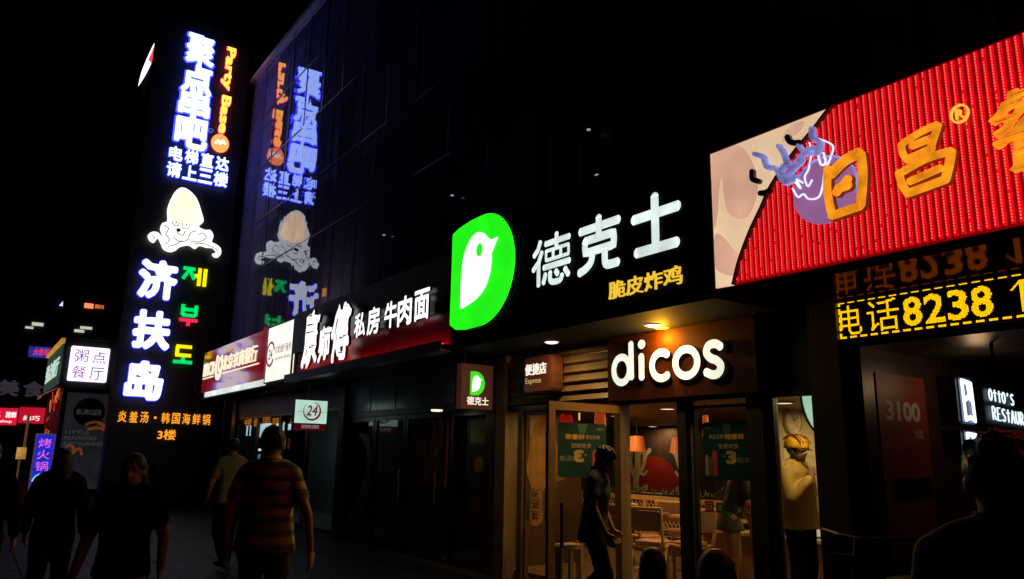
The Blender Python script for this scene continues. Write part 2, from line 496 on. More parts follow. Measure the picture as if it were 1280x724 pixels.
for r in range(5):
    z0, z1 = rows[r], rows[r + 1]
    fr0 = pn0 = None
    for c in range(NW):
        x0 = -23.0 + c * cw
        if fr0 is None:
            fr0 = MB().frame(FY(6.03), x0, x0 + cw, z0, z1, 0.028, 0.0, 0.05).build('window', framem, bld)
            pn0 = MB().fbox(FY(6.03), x0 + 0.007, x0 + cw - 0.007, z0 + 0.009, z1 - 0.009, 0.052, 0.056).build('pane', panem, fr0)
        else:
            f = fr0.copy(); col.objects.link(f); f.location.x = c * cw; BASE[f.name] = BASE[fr0.name]
            p = pn0.copy(); col.objects.link(p); p.parent = f
            p.rotation_euler = (R(random.uniform(-.1, .1)), 0, R(random.uniform(-.1, .1)))
    for c in range(0, NW):
        x0 = -23.0 + c * cw
        if r >= 2 and random.random() < 0.15: continue
        mb = MB(); n = 40
        xs = [x0 + 0.05 + (cw - 0.1) * k / n for k in range(n + 1)]
        amp = 0.035 if r < 2 else 0.006
        ys = [6.30 + amp * math.sin(k * 1.25 + 0.6 * math.sin(k * 0.37 + c)) for k in range(n + 1)]
        vs = [(x, y, z0 + 0.02) for x, y in zip(xs, ys)] + [(x, y, z1 - 0.03) for x, y in zip(xs, ys)]
        mb.add(vs, [(k, k + 1, k + n + 2, k + n + 1) for k in range(n)])
        mb.build('curtain' if r < 2 else 'blind', curtm if r < 2 else blindm, bld, smooth=True)
# canopy of the sign band: underside and ledge
sof = mat('soffit_panel', (0.017, 0.007, 0.003), 0.6, 0.0, var=0.2, scale=3, spec=.08)
MB().box(-4.14, 6.0, 5.03, 5.90, 2.89, 2.945).build('mirror_soffit', tinted_mirror('mirror_soffit', (0.010, 0.005, 0.003), (0.075, 0.022, 0.006), 0.08), bld)
MB().box(-21.6, -4.145, 5.03, 6.02, 2.89, 2.945).build('soffit', sof, bld)
MB().box(-14.55, -8.52, 4.86, 5.03, 2.86, 2.955).box(-14.55, -8.52, 4.86, 4.875, 2.955, 3.0).build('ledge', mat('ledge_paint', (0.04, 0.055, 0.075), 0.35), bld)
# ground-floor piers
for a, b in ((-9.0, -8.78), (-3.90, -3.62), (-14.25, -14.0), (-21.7, -21.4)):
    MB().box(a, b, 5.9, 6.6, 0.0, 2.888).build('pier', mat('pier_stone', (0.035, 0.032, 0.03), 0.4, var=0.3), bld)
# glowing specks put in for street lamps reflected on the dark front
for (x, z) in ((-12.6, 5.55), (-6.62, 4.93), (-6.77, 5.58), (-10.12, 5.64)):
    b = MB().box(x - 0.018, x + 0.018, 5.86, 5.9, z - 0.008, z + 0.008)
    b.build('lamp_reflection', em('reflection_white', (0.8, 0.9, 1.0), 0.35), bld)
MB().box(-16.4, -16.2, 6.2, 6.22, 5.02, 5.2).build('window_lamp', em('window_lamp_orange', (1.0, 0.36, 0.08), 0.9), bld)

# ------------------------------------------------------------------ pylon sign at the far end
py = thing('pylon_sign', 'tall black sign pylon with white blue-edged characters and a squid', 'sign', (-23, 4.5, 0))
F = FX(-23.0)
MB().box(-23.5, -23.06, 3.05, 5.78, 0.0, 14.5).build('pylon_body', mat('pylon_black', (0.02, 0.02, 0.024), 0.5, var=0.4), py)
BLUE = em('blue_edge_led', (0.025, 0.03, 1.0), 5.0)
WB = em('white_blue_led', (0.40, 0.52, 1.0), 3.0)
def pair(txt, u0, u1, v0, v1, off=0.05, halo=0.07, wm=WB, hm=BLUE, name='character', bleed=0.05):
    c = text(MB(), txt, F, u0, u1, v0, v1, 0.03, 0.06, off).build(name, wm, py)
    text(MB(), txt, F, u0 - bleed, u1 + bleed, v0 - bleed, v1 + bleed, 0.012, 0.0, halo).build('edge_glow', hm, c)
pair('聚', 3.867, 4.677, 13.03, 14.02, .030, .065); pair('点', 3.832, 4.70, 12.10, 13.06, .042, .075)
pair('串', 3.827, 4.716, 11.29, 12.18, .038, .07); pair('吧', 3.818, 4.738, 10.33, 11.30, .045, .075)
YO = em('amber_led', (1.0, 0.37, 0.03), 2.9); RE = em('red_edge_led', (1.0, 0.03, 0.12), 2.8)
text(MB(), 'Party Base', F, 4.955, 5.30, 11.06, 13.93, 0.03, 0.05, .030, rot=True).build('lettering', YO, py)
text(MB(), 'Party Base', F, 4.935, 5.32, 11.02, 13.96, 0.012, 0.0, .05, rot=True).build('edge_glow', RE, py)
d = MB().prism(ell(5.12, 10.72, .26, .29), F, 0.012, 0.04).build('round_badge', em('badge_orange', (1.0, 0.22, 0.06), 2.2), py)
MB().stroke(smooth_path([(4.98, 10.68), (5.05, 10.8), (5.12, 10.7), (5.2, 10.82), (5.27, 10.72)]), .07, F, .042, .05).build('badge_mark', em('badge_cream', (1.0, 0.85, 0.55), 1.6), d)
MB().stroke(ell(4.82, 11.06, .06, .06, 20), .015, F, .012, .03, closed=True).build('registered_mark', em('blue_grey_led', (0.2, 0.3, 0.8), 0.6), py)
us = np.linspace(3.70, 5.47, 5)
for k, ch in enumerate('电梯直达'): pair(ch, us[k] + .035, us[k + 1] - .045, 9.87, 10.29, .02, .05, bleed=.02)
for k, ch in enumerate('请上三楼'): pair(ch, us[k] + .02, us[k + 1] - .03, 9.36, 9.80, .02, .05, bleed=.02)
# squid
out = smooth_path([(4.24, 9.09), (4.59, 8.88), (4.80, 8.45), (4.88, 8.18), (4.77, 8.0), (4.95, 7.93), (5.10, 7.95), (5.2, 7.80), (5.18, 7.60), (5.30, 7.55), (5.44, 7.45), (5.47, 7.30), (5.40, 7.17), (5.29, 7.15), (5.22, 7.24), (5.32, 7.30), (5.22, 7.41), (5.03, 7.40), (4.85, 7.42), (4.72, 7.31), (4.55, 7.38), (4.33, 7.30), (4.20, 7.16), (4.05, 7.10), (3.88, 7.16), (3.80, 7.30), (3.70, 7.44), (3.62, 7.30), (3.50, 7.34), (3.44, 7.48), (3.53, 7.60), (3.68, 7.62), (3.82, 7.52), (3.74, 7.72), (3.77, 7.90), (3.88, 7.97), (3.90, 8.05), (3.87, 8.41), (4.01, 8.9)], 6, True)
sq = MB().prism(out, F, 0.02, 0.06).build('squid_panel', em('squid_white_led', (0.93, 0.90, 0.86), 1.35, 0.12, 3), py)
headp = smooth_path([(4.24, 9.01), (4.52, 8.84), (4.72, 8.42), (4.79, 8.2), (4.68, 8.08), (4.35, 8.02), (4.05, 8.04), (3.95, 8.2), (3.95, 8.45), (4.06, 8.86)], 6, True)
MB().prism(headp, F, 0.062, 0.075).build('squid_head', em('squid_cream_led', (1.0, 0.66, 0.36), 2.2, 0.2, 2.5), sq)
ink = MB()
lines = [ell(4.13, 7.99, .09, .09, 20), ell(4.40, 7.96, .10, .11, 20)]
for L in lines: ink.stroke(L, .018, F, .064, .07, closed=True)
for L in ([(3.83, 7.86), (3.95, 7.78), (3.9, 7.6), (4.02, 7.45), (3.9, 7.3)], [(4.1, 7.55), (4.3, 7.45), (4.5, 7.55), (4.55, 7.75), (4.7, 7.85)], [(4.6, 7.5), (4.85, 7.55), (5.0, 7.7), (4.9, 7.82), (4.78, 7.75)],
          [(4.25, 7.85), (4.2, 7.7), (4.35, 7.65), (4.4, 7.78)], [(3.55, 7.5), (3.62, 7.45), (3.58, 7.38)], [(4.7, 7.45), (4.95, 7.5), (5.15, 7.45), (5.35, 7.38), (5.38, 7.27)], [(4.0, 7.25), (4.2, 7.35), (4.35, 7.5)]):
    ink.stroke(smooth_path(L), .02, F, .064, .07)
ink.build('ink_line', mat('ink_brown', (0.16, 0.09, 0.08), 0.6), sq)
mo = MB(); mo.prism(ell(4.22, 7.78, .06, .05, 16), F, .072, .078); mo.prism(ell(4.14, 8.0, .022, .022, 10), F, .072, .078); mo.prism(ell(4.42, 7.98, .022, .022, 10), F, .072, .078)
mo.build('squid_mouth', mat('mouth_dark', (0.10, 0.03, 0.05), 0.6), sq)
WB2 = em('big_white_led', (0.88, 0.95, 1.0), 1.5)
pair('济', 3.337, 4.346, 5.70, 6.82, .05, .06, WB2, bleed=.02); pair('扶', 3.362, 4.323, 4.27, 5.36, .055, .065, WB2, bleed=.02); pair('岛', 3.322, 4.281, 2.87, 3.94, .055, .065, WB2, bleed=.02)
GR = em('green_led', (0.0, 1.0, 0.22), 0.75); YE = em('yellow_led', (1.0, 0.85, 0.0), 1.1); RD = em('red_led', (1.0, 0.03, 0.08), 0.95)
def ks(m, u0, v0, us_, vs_, segs, wd=.095):
    mb = MB()
    for a, b, c, e in segs: mb.stroke([(u0 + a * us_, v0 + b * vs_), (u0 + c * us_, v0 + e * vs_)], wd, F, .02, .07, rnd=False)
    mb.build('character', m, py)
ks(GR, 4.479, 6.23, .652, .524, [(0, .9, .5, .9), (.27, .85, .02, .3), (.27, .85, .5, .32)]); ks(YE, 4.479, 6.23, .652, .524, [(.50, .55, .68, .55), (.70, 0, .70, 1), (.94, 0, .94, 1)])
ks(GR, 4.54, 5.03, .45, .61, [(.1, .5, .1, 1), (.9, .5, .9, 1), (.1, .77, .9, .77), (.1, .5, .9, .5)]); ks(RD, 4.54, 5.03, .45, .61, [(-.05, .27, 1.05, .27), (.5, .27, .5, 0)])
ks(YE, 4.50, 3.96, .46, .49, [(.05, .95, .95, .95), (.13, .95, .13, .45), (.05, .45, .95, .45)]); ks(GR, 4.50, 3.96, .46, .49, [(.5, .35, .5, .08), (-.05, .06, 1.05, .06)])
OR = em('orange_led', (1.0, 0.34, 0.02), 1.2)
us = np.linspace(3.25, 5.69, 10)
o1 = MB()
for k, ch in enumerate('炎羞汤·韩国海鲜锅'):
    if ch == '·': o1.fbox(F, us[k] + .10, us[k] + .16, 2.38, 2.44, .01, .02); continue
    text(o1, ch, F, us[k] + .02, us[k + 1] - .04, 2.26, 2.56, .012, 0, .018)
o1.build('lettering', OR, py)
text(MB(), '3楼', F, 4.30, 4.77, 1.82, 2.10, .012, 0, .02).build('lettering', OR, py)

# ------------------------------------------------------------------ bank fascia
bk = thing('bank_sign', 'red glossy bank fascia with cream characters over a white strip', 'sign', (-19, 5, 2.9))
F = FY(5.0)
MB().box(-21.6, -16.30, 5.0, 5.5, 3.05, 4.13).build('panel', em('bank_red_panel', (0.42, 0.004, 0.014), 0.36, 0.15, 1.5, base=(0.25, 0.01, 0.02), rough=0.12, coat=0.25), bk)
MB().box(-21.6, -16.3, 5.07, 5.5, 2.89, 3.045).build('under_box', BLACK, bk)
MB().box(-21.2, -16.2, 5.0, 5.065, 2.92, 3.045).build('light_strip', em('strip_white', (0.82, 0.92, 0.82), 0.8, 0.3, 2), bk)
CR = em('cream_lettering', (1.0, 0.90, 0.66), 0.95)
text(MB(), 'BRCB', F, -21.5, -20.42, 3.47, 3.82, .004, .02, .014).build('lettering', CR, bk)
MB().stroke([(-21.5, 3.42), (-20.45, 3.42)], .03, F, .004, .02, rnd=False).build('rule_line', CR, bk)
lg = MB()
lg.stroke(smooth_path([(-20.18, 3.90), (-20.26, 3.66), (-20.16, 3.42), (-19.98, 3.36), (-19.80, 3.43), (-19.70, 3.66), (-19.78, 3.86)]), .15, F, .004, .02)
lg.stroke(smooth_path([(-19.95, 3.85), (-20.03, 3.65), (-19.93, 3.52)]), .09, F, .004, .02)
lg.build('emblem', CR, bk)
text(MB(), '北京农商银行', F, -19.62, -16.86, 3.49, 3.87, .004, .02, .02).build('lettering', CR, bk)
MB().stroke([(-19.58, 3.425), (-16.68, 3.425)], .028, F, .004, .02, rnd=False).build('rule_line', CR, bk)
MB().fbox(F, -19.4, -18.9, 3.93, 3.99, .004, .012).build('small_tag', em('tag_orange', (1.0, 0.45, 0.05), 0.5), bk)
# self-service panel
ss = thing('service_sign', 'white glowing sign box with a dark red ring, beside the red bank fascia', 'sign', (-15.2, 5, 2.9))
MB().box(-16.19, -14.60, 5.0, 5.5, 2.96, 4.13).build('panel', em('sign_cream_white', (0.95, 1.0, 0.84), 1.12, 0.2, 1.2), ss)
MB().frame(FY(5.0), -16.21, -14.58, 2.94, 4.15, .03, -.02, .012).build('frame', DARKMETAL, ss)
DR = em('dark_red_print', (0.30, 0.004, 0.02), 0.7)
r_ = MB()
r_.stroke(arc(-15.93, 3.55, .24, .245, 20, 330, 36), .05, F, .004, .012)
text(r_, '24', F, -16.05, -15.80, 3.44, 3.66, .006, 0, .02)
r_.build('emblem', DR, ss)
text(MB(), '自助银行服务', F, -15.62, -14.66, 3.52, 3.69, .006, 0, .02).build('lettering', DR, ss)
text(MB(), 'Self-Service Banking', F, -15.62, -14.68, 3.36, 3.465, .006, 0, .015).build('lettering', DR, ss)

# ------------------------------------------------------------------ noodle shop fascia
nd = thing('noodle_sign', 'black and maroon fascia with white brush characters lit from behind', 'sign', (-11.5, 5, 2.96))
MB().box(-14.55, -8.52, 5.03, 5.5, 2.96, 4.20).build('panel', mat('fascia_maroon', (0.20, 0.012, 0.018), 0.4, var=0.2), nd)
MB().box(-14.55, -8.52, 4.985, 5.028, 3.42, 4.20).build('upper_panel', mat('fascia_black', (0.008, 0.008, 0.010), 0.4), nd)
MB().box(-14.4, -8.6, 4.93, 4.955, 2.957, 2.975).build('light_strip', em('red_tube', (1.0, 0.01, 0.012), 7.0), nd)
F = FY(4.98)
SIDER = mat('letter_return_red', (0.25, 0.02, 0.02), 0.5)
WW = em('white_led_bright', (1.0, 0.99, 0.97), 1.25)
for ch, a, b, c, e, of in (('康', -13.78, -12.97, 3.04, 4.11, .038), ('师', -12.96, -12.38, 3.09, 3.73, .042), ('傅', -12.39, -11.58, 3.03, 4.03, .036)):
    text(MB(), ch, F, a, b, c, e, .03, .05, of, wob=.09, shear=.12).build('brush_character', WW, nd, side=SIDER, nrm=Vector((0, 1, 0)))
for ch, a, b, c, e in (('私', -11.47, -11.05, 3.36, 3.76), ('房', -10.98, -10.53, 3.35, 3.78), ('牛', -10.37, -9.95, 3.37, 3.78), ('肉', -9.93, -9.49, 3.35, 3.79), ('面', -9.42, -8.98, 3.36, 3.80)):
    text(MB(), ch, F, a, b, c, e, .03, .03, .028).build('character', WW, nd, side=BLACK, nrm=Vector((0, 1, 0)))

# ------------------------------------------------------------------ fried chicken fascia
fc = thing('chicken_sign', 'black fascia box with a big green bird emblem and three white characters', 'sign', (-6.3, 5, 2.88))
MB().box(-8.50, -4.16, 5.0, 6.0, 2.88, 4.42).build('box', mat('sign_black', (0.008, 0.008, 0.009), 0.75, spec=.08), fc)
F = FY(5.0)
top = arc(-7.72, 3.80, .725, .71, 90, -90, 40)
dpts = [(-8.45, 3.20), ] + [(-8.45, 4.42)] + [(-8.28, 4.47), (-8.0, 4.505)] + top + [(-8.05, 3.085), (-8.30, 3.115)]
em_green = em('green_lightbox', (0.015, 0.85, 0.008), 1.1, 0.10, 3)
eb = MB().prism(dpts, F, 0.01, 0.06).build('emblem', em_green, fc, side=BLACK, nrm=Vector((0, 1, 0)))
bird = smooth_path([(-8.18, 3.38), (-8.185, 3.75), (-8.14, 4.03), (-8.02, 4.22), (-7.86, 4.30), (-7.70, 4.27), (-7.58, 4.18)], 6) + [(-7.50, 4.13), (-7.36, 4.14), (-7.45, 4.02), (-7.50, 3.96)] + smooth_path([(-7.49, 3.90), (-7.52, 3.72), (-7.62, 3.56), (-7.80, 3.45), (-8.0, 3.40), (-8.16, 3.37)], 6)
MB().prism(bird, F, 0.062, 0.07).build('bird', em('bird_white', (0.94, 1.0, 0.9), 1.5), eb)
MB().prism(ell(-7.755, 4.06, .07, .085, 24), F, 0.072, 0.078).build('bird_eye', em_green, eb)
SIL = em('channel_letter_white', (0.84, 0.97, 0.92), 0.86, 0.22, 4, base=(0.6, 0.65, 0.63))
SIDEW = mat('letter_return', (0.004, 0.004, 0.004), 0.9, spec=0.0)
def uni(u0, u1, v0, v1): return lambda p: (u0 + (u1 - u0) * p[0], v0 + (v1 - v0) * p[1])
def strokes(parent, name, m, box, segs, wd, n0=.008, n1=.028, F=F):
    q = uni(*box); mb = MB()
    for k, s in enumerate(segs):
        w2 = wd
        if isinstance(s[0], (int, float)): w2 = s[0]; s = s[1:]
        mb.stroke([q(p) for p in s], w2, F, n0 + .0015 * k, n1 + .0015 * k)
    return mb.build(name, m, parent, side=SIDEW, nrm=Vector((0, 1, 0)))
strokes(fc, 'character', SIL, (-6.66, -6.05, 3.43, 3.91), [
    [(.17, .98), (.10, .80), (-.02, .68)], [(.22, .72), (.13, .50), (-.04, .34)], [(.13, .48), (.13, -.06)],
    [(.33, .88), (1.02, .88)], [(.66, 1.05), (.66, .74)],
    [.042, (.36, .70), (1.0, .70), (1.0, .48), (.36, .48), (.36, .70)], [.05, (.57, .68), (.57, .50)], [.05, (.79, .68), (.79, .50)],
    [(.30, .32), (1.04, .32)],
    [(.36, .16), (.30, -.04)], smooth_path([(.50, .18), (.50, .0), (.58, -.07), (.78, -.07), (.84, .04)], 4), [(.66, .17), (.72, .08)], [(.92, .16), (1.02, -.0)]], .068)
strokes(fc, 'character', SIL, (-5.87, -5.28, 3.43, 3.92), [
    [(0, .86), (1.0, .86)], [(.5, 1.06), (.5, .60)],
    [(.14, .62), (.88, .62), (.88, .36), (.14, .36), (.14, .62)],
    smooth_path([(.34, .34), (.30, .14), (.16, .02), (-.02, -.04)], 4), smooth_path([(.66, .34), (.66, .06), (.74, -.02), (.98, -.02)], 4)], .09)
strokes(fc, 'character', SIL, (-5.08, -4.50, 3.45, 3.93), [
    [(0, .70), (1.0, .70)], [(.5, 1.06), (.5, .04)], [(.06, .0), (.96, .0)]], .10)
text(MB(), '脆皮炸鸡', F, -5.44, -4.49, 3.062, 3.238, .012, .02, .012).build('lettering', em('gold_led', (1.0, 0.62, 0.05), 0.85), fc)

# ------------------------------------------------------------------ red billboard of the restaurant
bb = thing('led_billboard', 'huge red LED billboard with orange brush characters and a cream end panel', 'sign', (-2.5, 5, 2.95))
F = FY(5.0)
MB().box(-4.135, 1.2, 5.0, 5.4, 2.95, 4.165).build('backing', em('billboard_back', (0.6, 0.0, 0.006), 0.28, base=(0.15, 0.005, 0.008)), bb)
MB().frame(FY(5.0), -4.15, 1.22, 2.935, 4.18, .012, -.02, .014).build('frame', mat('billboard_frame', (0.01, 0.006, 0.006), 0.4), bb)
arcp = [(-3.93, 2.95), (-3.86, 3.14), (-3.738, 3.362), (-3.627, 3.521), (-3.512, 3.691), (-3.313, 3.88), (-3.119, 4.024), (-2.985, 4.133), (-2.93, 4.165)]
def arc_z(x):
    if x >= arcp[-1][0]: return 4.165
    if x <= arcp[0][0]: return 2.95
    for (a, b), (c, d) in zip(arcp[:-1], arcp[1:]):
        if a <= x <= c: return b + (d - b) * (x - a) / (c - a)
ST = em('led_strip_red', (1.0, 0.003, 0.010), 0.72, 0.12, 3, base=(0.3, 0.01, 0.02))
strip = MB(); dots = MB()
x = -3.90
while x < 1.15:
    zt = arc_z(x) - 0.012
    if zt > 2.98:
        n = 8; prof = [(x - .014 + .028 * k / n, .014 * math.sin(math.pi * k / n) + .006) for k in range(n + 1)]
        vs = [F(u, 2.968, d_) for u, d_ in prof] + [F(u, zt, d_) for u, d_ in prof]
        strip.add(vs, [(k, k + 1, k + n + 2, k + n + 1) for k in range(n)])
        z = 2.98 + random.random() * .01
        while z < zt - .012:
            if random.random() > 0.03: dots.add([F(x - .0042, z, .0215), F(x + .0042, z, .0215), F(x + .0042, z + .008, .0215), F(x - .0042, z + .008, .0215)], [(0, 1, 2, 3)])
            z += .0205
    x += .0475
strip.build('led_strips', ST, bb, smooth=True)
dots.build('led_dots', em('led_dot_pink', (1.0, 0.20, 0.12), 1.3), bb)
cp = [(-4.128, 2.957)] + [(u - .012, v) for u, v in arcp[:-1]] + [(-2.96, 4.158), (-4.128, 4.158)]
cream = MB().prism(cp, F, .004, .012).build('end_panel', em('billboard_cream', (0.80, 0.55, 0.34), 0.92, 0.2, 1.6), bb)
MB().stroke(smooth_path(arcp, 4), .016, F, .012, .05, rnd=False).build('edge_trim', mat('trim_brown', (0.10, 0.05, 0.03), 0.5), bb)
PK = em('billboard_pink', (0.68, 0.38, 0.26), 0.95, 0.2, 2)
MB().prism(smooth_path([(-4.11, 4.14), (-3.82, 4.14), (-3.671, 3.888), (-3.661, 3.675), (-3.755, 3.505), (-3.877, 3.505), (-3.975, 3.61), (-3.998, 3.76), (-4.012, 3.91), (-4.045, 3.80), (-4.068, 3.615), (-4.116, 3.48), (-4.12, 3.80)], 6, True, (-4.126, 4.155)), F, .014, .016).build('petal', PK, cream)
MB().prism(smooth_path([(-4.119, 3.40), (-4.046, 3.405), (-3.945, 3.285), (-3.86, 3.17), (-3.916, 3.04), (-4.015, 3.055), (-4.12, 3.142)], 6, True, (-4.126, 4.155)), F, .014, .016).build('petal', PK, cream)
MB().prism(smooth_path([(-3.34, 4.13), (-3.20, 4.13), (-3.24, 4.06), (-3.40, 4.02)], 4, True), F, .014, .016).build('petal', PK, cream)
# round purple emblem with blue antlers
PU = em('emblem_purple', (0.42, 0.17, 0.42), 0.62, 0.12, 5)
NB = em('neon_blue', (0.28, 0.36, 0.95), 0.75, 0.4, 12); NW_ = em('neon_pale', (0.72, 0.78, 1.0), 1.2)
AB = em('antler_blue', (0.26, 0.26, 0.60), 0.62, 0.45, 14)
e0 = MB().prism(ell(-3.05, 3.515, .265, .255, 48), F, .03, .05).build('emblem', PU, bb)
MB().stroke(arc(-3.05, 3.515, .262, .252, -20, 150, 40), .012, F, .052, .062).build('neon_outline', NB, e0)
nl = MB()
nl.stroke(smooth_path([(-3.31, 3.60), (-3.27, 3.52), (-3.22, 3.53), (-3.18, 3.48), (-3.10, 3.47), (-3.06, 3.54), (-3.03, 3.66), (-2.98, 3.74), (-2.95, 3.82), (-3.0, 3.88), (-3.06, 3.92)]), .011, F, .052, .062)
nl.stroke(smooth_path([(-3.14, 3.62), (-3.18, 3.58), (-3.20, 3.66), (-3.16, 3.72), (-3.13, 3.84), (-3.14, 3.92)]), .010, F, .052, .062)
nl.stroke(smooth_path([(-3.28, 3.64), (-3.24, 3.58), (-3.27, 3.66), (-3.22, 3.62)]), .012, F, .052, .066)
nl.stroke(smooth_path([(-3.08, 3.86), (-3.06, 3.72), (-3.02, 3.72), (-3.03, 3.80)]), .012, F, .052, .066)
nl.build('neon_line', NW_, e0)
an = MB(); ao = MB()
for k, (L, wd) in enumerate((([(-3.63, 3.985), (-3.55, 3.93), (-3.52, 3.84), (-3.44, 3.80), (-3.38, 3.70), (-3.28, 3.66)], .062), ([(-3.40, 3.98), (-3.36, 3.90), (-3.33, 3.80), (-3.28, 3.76), (-3.20, 3.80)], .058),
               ([(-3.36, 3.80), (-3.40, 3.74), (-3.36, 3.66), (-3.26, 3.68)], .06), ([(-3.10, 4.02), (-3.10, 3.94), (-3.04, 3.88), (-3.08, 3.80)], .06), ([(-3.26, 3.78), (-3.16, 3.85), (-3.08, 3.85)], .06),
               ([(-3.22, 3.92), (-3.18, 3.85), (-3.12, 3.82)], .045), ([(-3.44, 3.80), (-3.36, 3.72), (-3.28, 3.74)], .05))):
    an.stroke(smooth_path(L, 5), wd * .52, F, .06 + .002 * k, .088 + .002 * k); ao.stroke(smooth_path(L, 5), wd * .72, F, .045 + .001 * k, .058 + .001 * k)
an.build('antler', AB, e0); ao.build('neon_outline', NB, e0)
for L in ([(-3.66, 3.85), (-3.66, 3.78), (-3.60, 3.74)], [(-3.60, 3.64), (-3.55, 3.63), (-3.50, 3.64)], [(-3.32, 4.03), (-3.29, 3.97), (-3.21, 3.94)]):
    MB().stroke(smooth_path(L, 5), .042, F, .045, .08).build('antler_tip', mat('antler_black', (0.02, 0.015, 0.01), 0.4), e0)
OG = em('orange_letter', (1.0, 0.32, 0.012), 0.88, 0.35, 9, base=(0.7, 0.25, 0.02))
ODG = em('orange_letter_side', (0.30, 0.05, 0.0), 0.25)
def brush(box, segs, wd):
    q = uni(*box); mb = MB(); sd = MB()
    for k, s in enumerate(segs):
        P = [q(p) for p in s]
        mb.stroke(smooth_path(P, 5), wd * random.uniform(.85, 1.2), F, .115 + .002 * k, .128 + .002 * k)
        sd.stroke(smooth_path(P, 5), wd * 1.14, F, .085, .112)
    o = mb.build('brush_character', OG, bb); sd.build('letter_side', ODG, o)
brush((-2.99, -2.70, 3.26, 3.68), [[(.08, .92), (.02, .5), (.10, .02)], [(.15, .78), (.55, .95), (.95, 1.0)], [(.97, .98), (.98, .6), (.86, .08)], [(.25, .42), (.5, .55), (.62, .62)], [(.12, .04), (.5, .06), (.88, .08)], [(.30, .48), (.62, .50)]], .068)
brush((-2.46, -2.10, 3.28, 3.70), [[(.10, .88), (.12, .7), (.20, .56)], [(.14, .88), (.5, .97), (.78, 1.0)], [(.80, .99), (.70, .8), (.62, .64)], [(.18, .58), (.5, .62), (.66, .64)], [(.3, .78), (.6, .8)],
       [(.02, .42), (.06, .2), (.16, .0)], [(.10, .40), (.55, .50), (.98, .50)], [(.98, .50), (.92, .3), (.82, .06)], [(.14, .02), (.5, .05), (.85, .08)], [(.20, .2), (.5, .24), (.78, .28)]], .050)
text(MB(), '餐', F, -1.88, -1.38, 3.24, 3.76, .115, .014, .016, wob=.05).build('brush_character', OG, bb)
text(MB(), '馆', F, -1.12, -0.66, 3.26, 3.72, .115, .014, .04, wob=.06).build('brush_character', OG, bb)
rg = MB()
rg.stroke(ell(-2.065, 3.75, .052, .058, 32), .012, F, .05, .07, closed=True)
text(rg, 'R', F, -2.09, -2.04, 3.718, 3.782, .05, .02, .02)
rg.build('registered_mark', em('mark_yellow', (1.0, 0.55, 0.05), 0.9), bb)
# ------------------------------------------------------------------ amber dot-matrix board
lb = thing('led_board', 'amber dot-matrix board with telephone characters and digits in a dashed border', 'sign', (-2.5, 6, 2.57))
F = FY(5.95)
MB().box(-3.64, -0.4, 5.95, 6.05, 2.555, 2.885).build('board', mat('led_board_black', (0.03, 0.012, 0.004), 0.4), lb)
grid = np.zeros((32, 322), bool)
for c in range(322):
    if c % 9 < 6: grid[0, c] = grid[1, c] = True; grid[30, c] = grid[31, c] = True
for r in range(32):
    if r % 7 < 5: grid[r, 0] = grid[r, 1] = True
for ch, c0, wd, r0, ht, of in (('电', 1, 19, 3, 25, .0), ('话', 25, 27, 3, 26, .0), ('8', 55, 15, 4, 23, .022), ('2', 72, 15, 4, 23, .022), ('3', 89, 15, 4, 23, .022), ('8', 106, 15, 4, 23, .022),
                               ('1', 134, 0, 5, 0, .0), ('7', 147, 15, 4, 23, .022), ('6', 164, 15, 4, 23, .022), ('8', 181, 15, 4, 23, .022)):
    if ch == '1':
        for r in range(23):
            for c in range(4): grid[r + 4, c0 + 5 + c] = True
        for k in range(7):
            for c in range(4): grid[26 - 6 + k, c0 + k - 1 + max(0, c - 0) // 2] = True
        continue
    g = raster(ch, wd, ht, of)
    grid[r0:r0 + ht, c0:c0 + wd] |= g
lit = MB(); unlit = MB()
for r in range(32):
    for c in range(322):
        u, v = -3.62 + c * .01, 2.561 + r * .01
        if grid[r, c]: lit.add([F(u + .001, v + .001, .004), F(u + .0085, v + .001, .004), F(u + .0085, v + .0085, .004), F(u + .001, v + .0085, .004)], [(0, 1, 2, 3)])
lit.build('lit_text', em('led_amber', (1.0, 0.56, 0.0), 1.85, 0.15, 60), lb)
MB().frame(FY(5.95), -3.655, -0.385, 2.545, 2.888, .016, -.02, .02).build('frame', DARKMETAL, lb)

# ------------------------------------------------------------------ chicken shop front
sf = thing('chicken_shopfront', 'chicken shop front of slats, wooden post, glazing and black frames', 'shop front', (-6.4, 6, 0))
WOOD = mat('front_wood', (0.20, 0.145, 0.06), 0.5, var=0.2, scale=3)
BROWN = mat('door_wood', (0.17, 0.10, 0.04), 0.4, var=0.2, scale=5)
MB().box(-8.76, -8.52, 5.90, 6.08, 0, 2.885).build('post', WOOD, sf)
sl = MB()
for k in range(6):
    z = 2.20 + k * .115
    sl.add([(-8.50, 5.99, z), (-6.46, 5.99, z), (-6.46, 5.93, z + .02), (-8.50, 5.93, z + .02), (-8.50, 5.985, z + .105), (-6.46, 5.985, z + .105)], [(0, 1, 2, 3), (3, 2, 5, 4)])
sl.box(-8.50, -6.46, 5.992, 6.03, 2.16, 2.885)
sl.build('slat_cladding', mat('slat_metal', (0.18, 0.115, 0.055), 0.42, 0.3, var=0.15), sf)
hd = MB(); hd.box(-8.50, -3.92, 5.95, 6.06, 2.125, 2.16); hd.box(-6.46, -3.92, 5.965, 6.06, 2.16, 2.885)
hd.build('header', BLACK, sf)
for b_ in ((-5.475, -5.37), (-4.61, -4.43)): MB().box(*b_, 5.93, 6.07, 0, 2.125).build('black_post', BLACK, sf)
for b_ in ((-6.42, -6.315, 5.95, 6.07), (-8.30, -8.20, 5.95, 6.07), (-4.428, -4.365, 5.97, 6.07), (-5.368, -5.32, 6.0, 6.05)): MB().box(*b_, 0, 2.125).build('wood_post', WOOD, sf)
shopglass = glass('shop_glass', (0.90, 0.88, 0.82), (0.8, 0.8, 0.8), 1.45)
